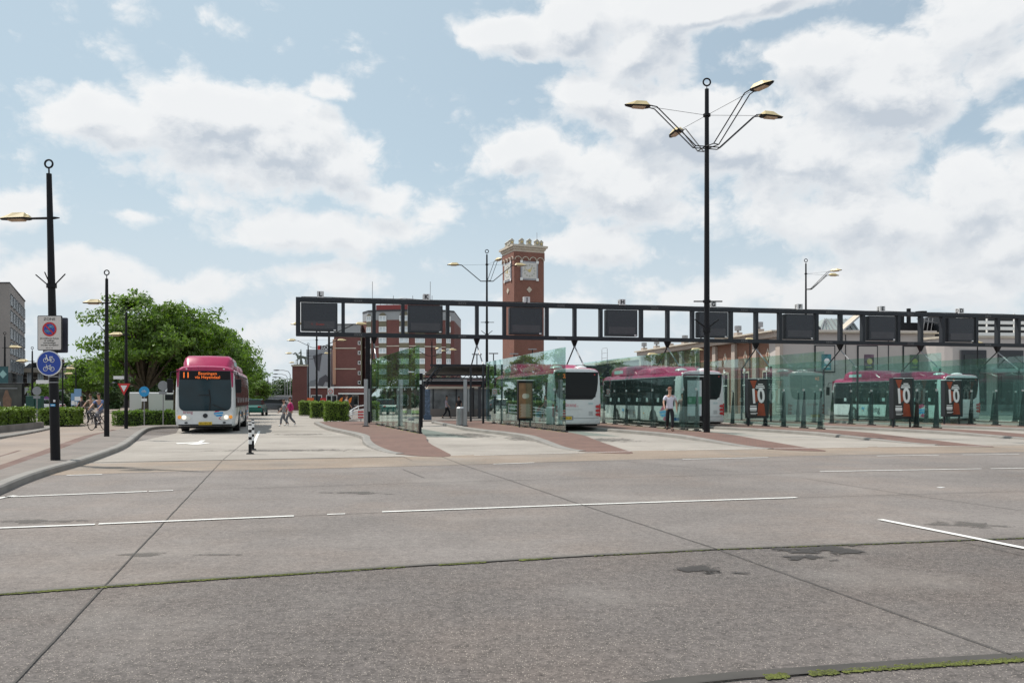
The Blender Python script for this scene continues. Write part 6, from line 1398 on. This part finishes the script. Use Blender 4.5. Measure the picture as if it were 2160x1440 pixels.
    for s in (-1, 1):
        Lg = legsP[s]; m = lambda p: (p[0] * s, p[1], p[2]); a_, b_ = Vector(m(Lg[2])), Vector(m(Lg[3]))
        skin('shoe', [(*(a_ + Vector((0, -.02, -.02))), .062), (*((a_ + b_) / 2 + Vector((0, 0, -.01))), .056), (*b_, (.056, .042))], [(0, 1), (1, 2)], shoes or M_rub, t, sc=k)
    return t
M_sh_w = mat('pale_shirt', (.62, .61, .70), .8); M_tr_k = mat('black_trousers', (.014, .014, .018), .85); M_sh_p = mat('pink_top', (.50, .03, .16), .8); M_gr = mat('grey_trousers', (.16, .16, .18), .85); M_sh_b = mat('blue_jacket', (.13, .20, .38), .8); M_sh_g = mat('beige_top', (.42, .35, .28), .8); M_sh_d = mat('dark_top', (.05, .045, .05), .85)
p = W(1413, 909, .118); person((p.x, p.y, .118), R(172), 1.92, 'walking man in a pale short-sleeved shirt and black trousers on the platform', M_sh_w, M_tr_k, 'walk', mat('reddish_hair', (.20, .08, .05), .7))
p2 = W(1440, 902, .118); q_ = person((p2.x, p2.y, .118), R(165), 1.68, 'person in a dusky pink top just behind the man, carrying a bag', mat('dusky_pink', (.42, .24, .22), .85), M_sh_d, 'carry')
bg_ = thing('carrier_bag', 'blue and white carrier bag held by the person behind the man', 'bag', (0, 0, 0)); hand = Matrix.Translation(q_.location) @ Matrix.Rotation(q_.rotation_euler.z, 4, 'Z') @ Vector((.245, .04, .76)); bg_.location = hand
MB().loft([[(-.16, -.05, -.42), (.16, -.05, -.42), (.16, .05, -.42), (-.16, .05, -.42)], [(-.18, -.07, -.26), (.18, -.07, -.26), (.18, .07, -.26), (-.18, .07, -.26)]]).build('blue_bottom', mat('bag_blue', (.02, .14, .40), .5), bg_)
MB().loft([[(-.18, -.07, -.26), (.18, -.07, -.26), (.18, .07, -.26), (-.18, .07, -.26)], [(-.16, -.03, -.10), (.16, -.03, -.10), (.16, .03, -.10), (-.16, .03, -.10)]]).build('white_top', M_wh, bg_); MB().tube([(-.09, 0, -.11), (-.05, 0, -.01), (0, 0, .02), (.05, 0, -.01), (.09, 0, -.11)], .008, 5).build('handles', M_wh, bg_)
def bicycle(loc, rz, label, m=M_black):
    t = thing('bicycle', label, 'bicycle', loc, rz, 'bicycles ridden on the cycle road')
    for y, nm in ((.53, 0), (-.53, 1)):
        w_ = link('wheel', None, t, (0, y, .35))
        mb = MB(); mb.ring((0, 0, 0), (1, 0, 0), .335, .018, 26, 6); mb.build('tyre', M_rub, w_); mb = MB()
        for a in range(10): mb.cyl((0, 0, 0), (0, .33 * math.cos(a * math.tau / 10), .33 * math.sin(a * math.tau / 10)), .003, n=4)
        mb.cyl((-.04, 0, 0), (.04, 0, 0), .02, n=8); mb.build('spokes', M_grey, w_)
    mb = MB()
    for a, b in (((0, .53, .35), (0, .36, .92)), ((0, .40, .80), (0, -.05, .32)), ((0, .38, .86), (0, -.22, .62)), ((0, -.05, .32), (0, -.24, .82)), ((0, -.05, .32), (0, -.53, .35)), ((0, -.53, .35), (0, -.2, .68))): mb.cyl(a, b, .018, n=8)
    mb.build('frame', m, t); MB().tube([(-.27, .28, 1.02), (-.2, .40, 1.04), (0, .36, .98), (.2, .40, 1.04), (.27, .28, 1.02)], .013, 6).build('handlebar', M_grey, t)
    MB().loft([[(-.03, -.08, .86), (.03, -.08, .86), (.03, -.08, .89), (-.03, -.08, .89)], [(-.08, -.34, .86), (.08, -.34, .86), (.08, -.34, .91), (-.08, -.34, .91)]]).build('saddle', M_rub, t)
    mb = MB(); mb.cyl((-.06, -.05, .32), (.06, -.05, .32), .09, n=14); mb.beam((.06, -.05, .32), (.06, .07, .18), .02, .02); mb.beam((-.06, -.05, .32), (-.06, -.17, .46), .02, .02); mb.build('crank', M_grey, t)
    return t
for px, py, sh, lb, lb2 in ((207, 907, M_sh_b, 'cyclist in a blue jacket riding towards us between the lamp posts', 'dark bicycle under the cyclist in the blue jacket'), (190, 894, M_sh_g, 'cyclist in a beige top riding behind the one in blue', 'dark bicycle under the cyclist in the beige top')):
    p = W(px, py); bicycle((p.x, p.y, .012), R(176), lb2); off = Matrix.Rotation(R(176), 4, 'Z') @ Vector((0, -.22, 0)); person((p.x + off.x, p.y + off.y, .012), R(176), 1.74, lb, sh, M_gr, 'cycle')
p = W(599, 899); person((p.x, p.y, .006), R(120), 1.5, 'person in pale grey clothes crossing the road', mat('pale_grey_top', (.34, .33, .34), .85), M_gr, 'walk', M_hair, False, shoes=M_wh)
p = W(612, 898); person((p.x, p.y, .006), R(110), 1.62, 'person in a magenta top crossing the road, right of the one in grey', M_sh_p, M_gr, 'walk', M_hair, True, shoes=M_wh)
p = W(731, 884, .06); person((p.x, p.y, .06), R(-60), 1.72, 'person in a grey top and black trousers walking beside the hedge cubes', mat('grey_top', (.25, .22, .22), .85), M_tr_k, 'walk')
p = Vector((X(942, 62), 62, .01)); person((p.x, p.y, .01), R(-100), 1.74, 'person in a lilac shirt and dark trousers walking under the canopy', mat('lilac_shirt', (.50, .44, .52), .85), M_tr_k, 'walk')
p = Vector((X(968, 63), 63, .01)); person((p.x, p.y, .01), R(150), 1.70, 'person in dark clothes standing behind the litter bin', M_sh_d, M_gr, 'stand')
p = Vector((X(172, 64), 64, .01)); person((p.x, p.y, .01), R(150), 1.72, 'person in dark clothes walking below the blue information boards', M_sh_d, M_gr, 'walk')

# ------------------------------------------------------------------ small street furniture right of the hedges
t = thing('road_barrier', 'red and white striped plate on two posts left of the leftmost glass screen', 'barrier', (X(761, 52), 52, .06)); mb = MB(); z = Z(874, 52) - .06
for k in range(3): MB().box((0, -.02, z - .18 + k * .18), (.36, .03, .089)).build('red_stripe', M_sred, t)
MB().box((0, 0, z), (.36, .02, .52)).build('white_plate', M_wh, t); MB().box((0, .03, .35), (.05, .05, .7)).build('post', M_grey, t)
t = thing('white_railing', 'curved white tubular railing sweeping down between hedges and glass screen', 'railing', (0, 0, .06)); mb = MB()
for dz in (0, -.3, -.6):
    mb.tube([(X(728, 54), 54, max(.05, Z(879, 54) + dz * .2)), (X(742, 57), 57, Z(866, 57) + dz * .5), (X(756, 60), 60, Z(858, 60) + dz), (X(775, 62), 62, Z(855, 62) + dz)], .045, 6)
mb.build('rails', M_wh, t); mb = MB()
for px, Y, py in ((742, 57, 866), (756, 60, 858), (775, 62, 855)): mb.cyl((X(px, Y), Y, -.05), (X(px, Y), Y, Z(py, Y)), .04, n=6)
mb.build('posts', M_wh, t)
for px, lb in ((719, 'left black arched banner with an orange flame shape beyond the hedges'), (738, 'right black arched banner with an orange flame shape beyond the hedges')):
    t = thing('arched_banner', lb, 'banner', (X(px, 84), 84, 0), 0, 'arched flame banners'); zc = Z(842, 84); h = zc + .55
    MB().plate([(-.42, 0), (.42, 0), (.42, h * .6)] + [(.42 * math.cos(R(a)), h * .6 + h * .4 * math.sin(R(a))) for a in range(20, 180, 20)] + [(-.42, h * .6)], MF(), -.06).build('panel', M_ink, t)
    MB().plate([(-.15, h * .45), (.12, h * .6), (.22, h * .85), (-.05, h * .78), (-.22, h * .62)], MF(0, -.005), .01).build('flame_shape', mat('flame_orange', (.75, .20, .02), .5), t)
for px, Y, c, lb in ((655, 86, (.6, .12, .03), 'small orange sign board behind the farthest hedge'), (682, 95, (.45, .03, .03), 'dark red shop sign above the far hedge')):
    t = thing('shop_sign', lb, 'sign', (X(px, Y), Y, 0)); MB().box((0, 0, Z(843, Y)), (.7, .08, .45)).build('panel', mat('shopsign%d' % px, c, .5), t); MB().box((0, 0, (Z(843, Y) - .2) / 2), (.06, .06, Z(843, Y) - .2)).build('post', M_grey, t)
# litter on the platform
p = W(826, 923, .118); t = thing('paper_scrap', 'white scrap of paper lying on the red platform nearest the left', 'litter', (p.x, p.y, .124)); MB().box((0, 0, 0), (.25, .12, .006), .4).build('scrap', M_wh, t)
p = W(1985, 1028); t = thing('paper_scrap', 'white scrap of paper on the bare concrete at the right', 'litter', (p.x, p.y, .006)); MB().box((0, 0, 0), (.12, .07, .004), .3).build('scrap', M_wh, t)
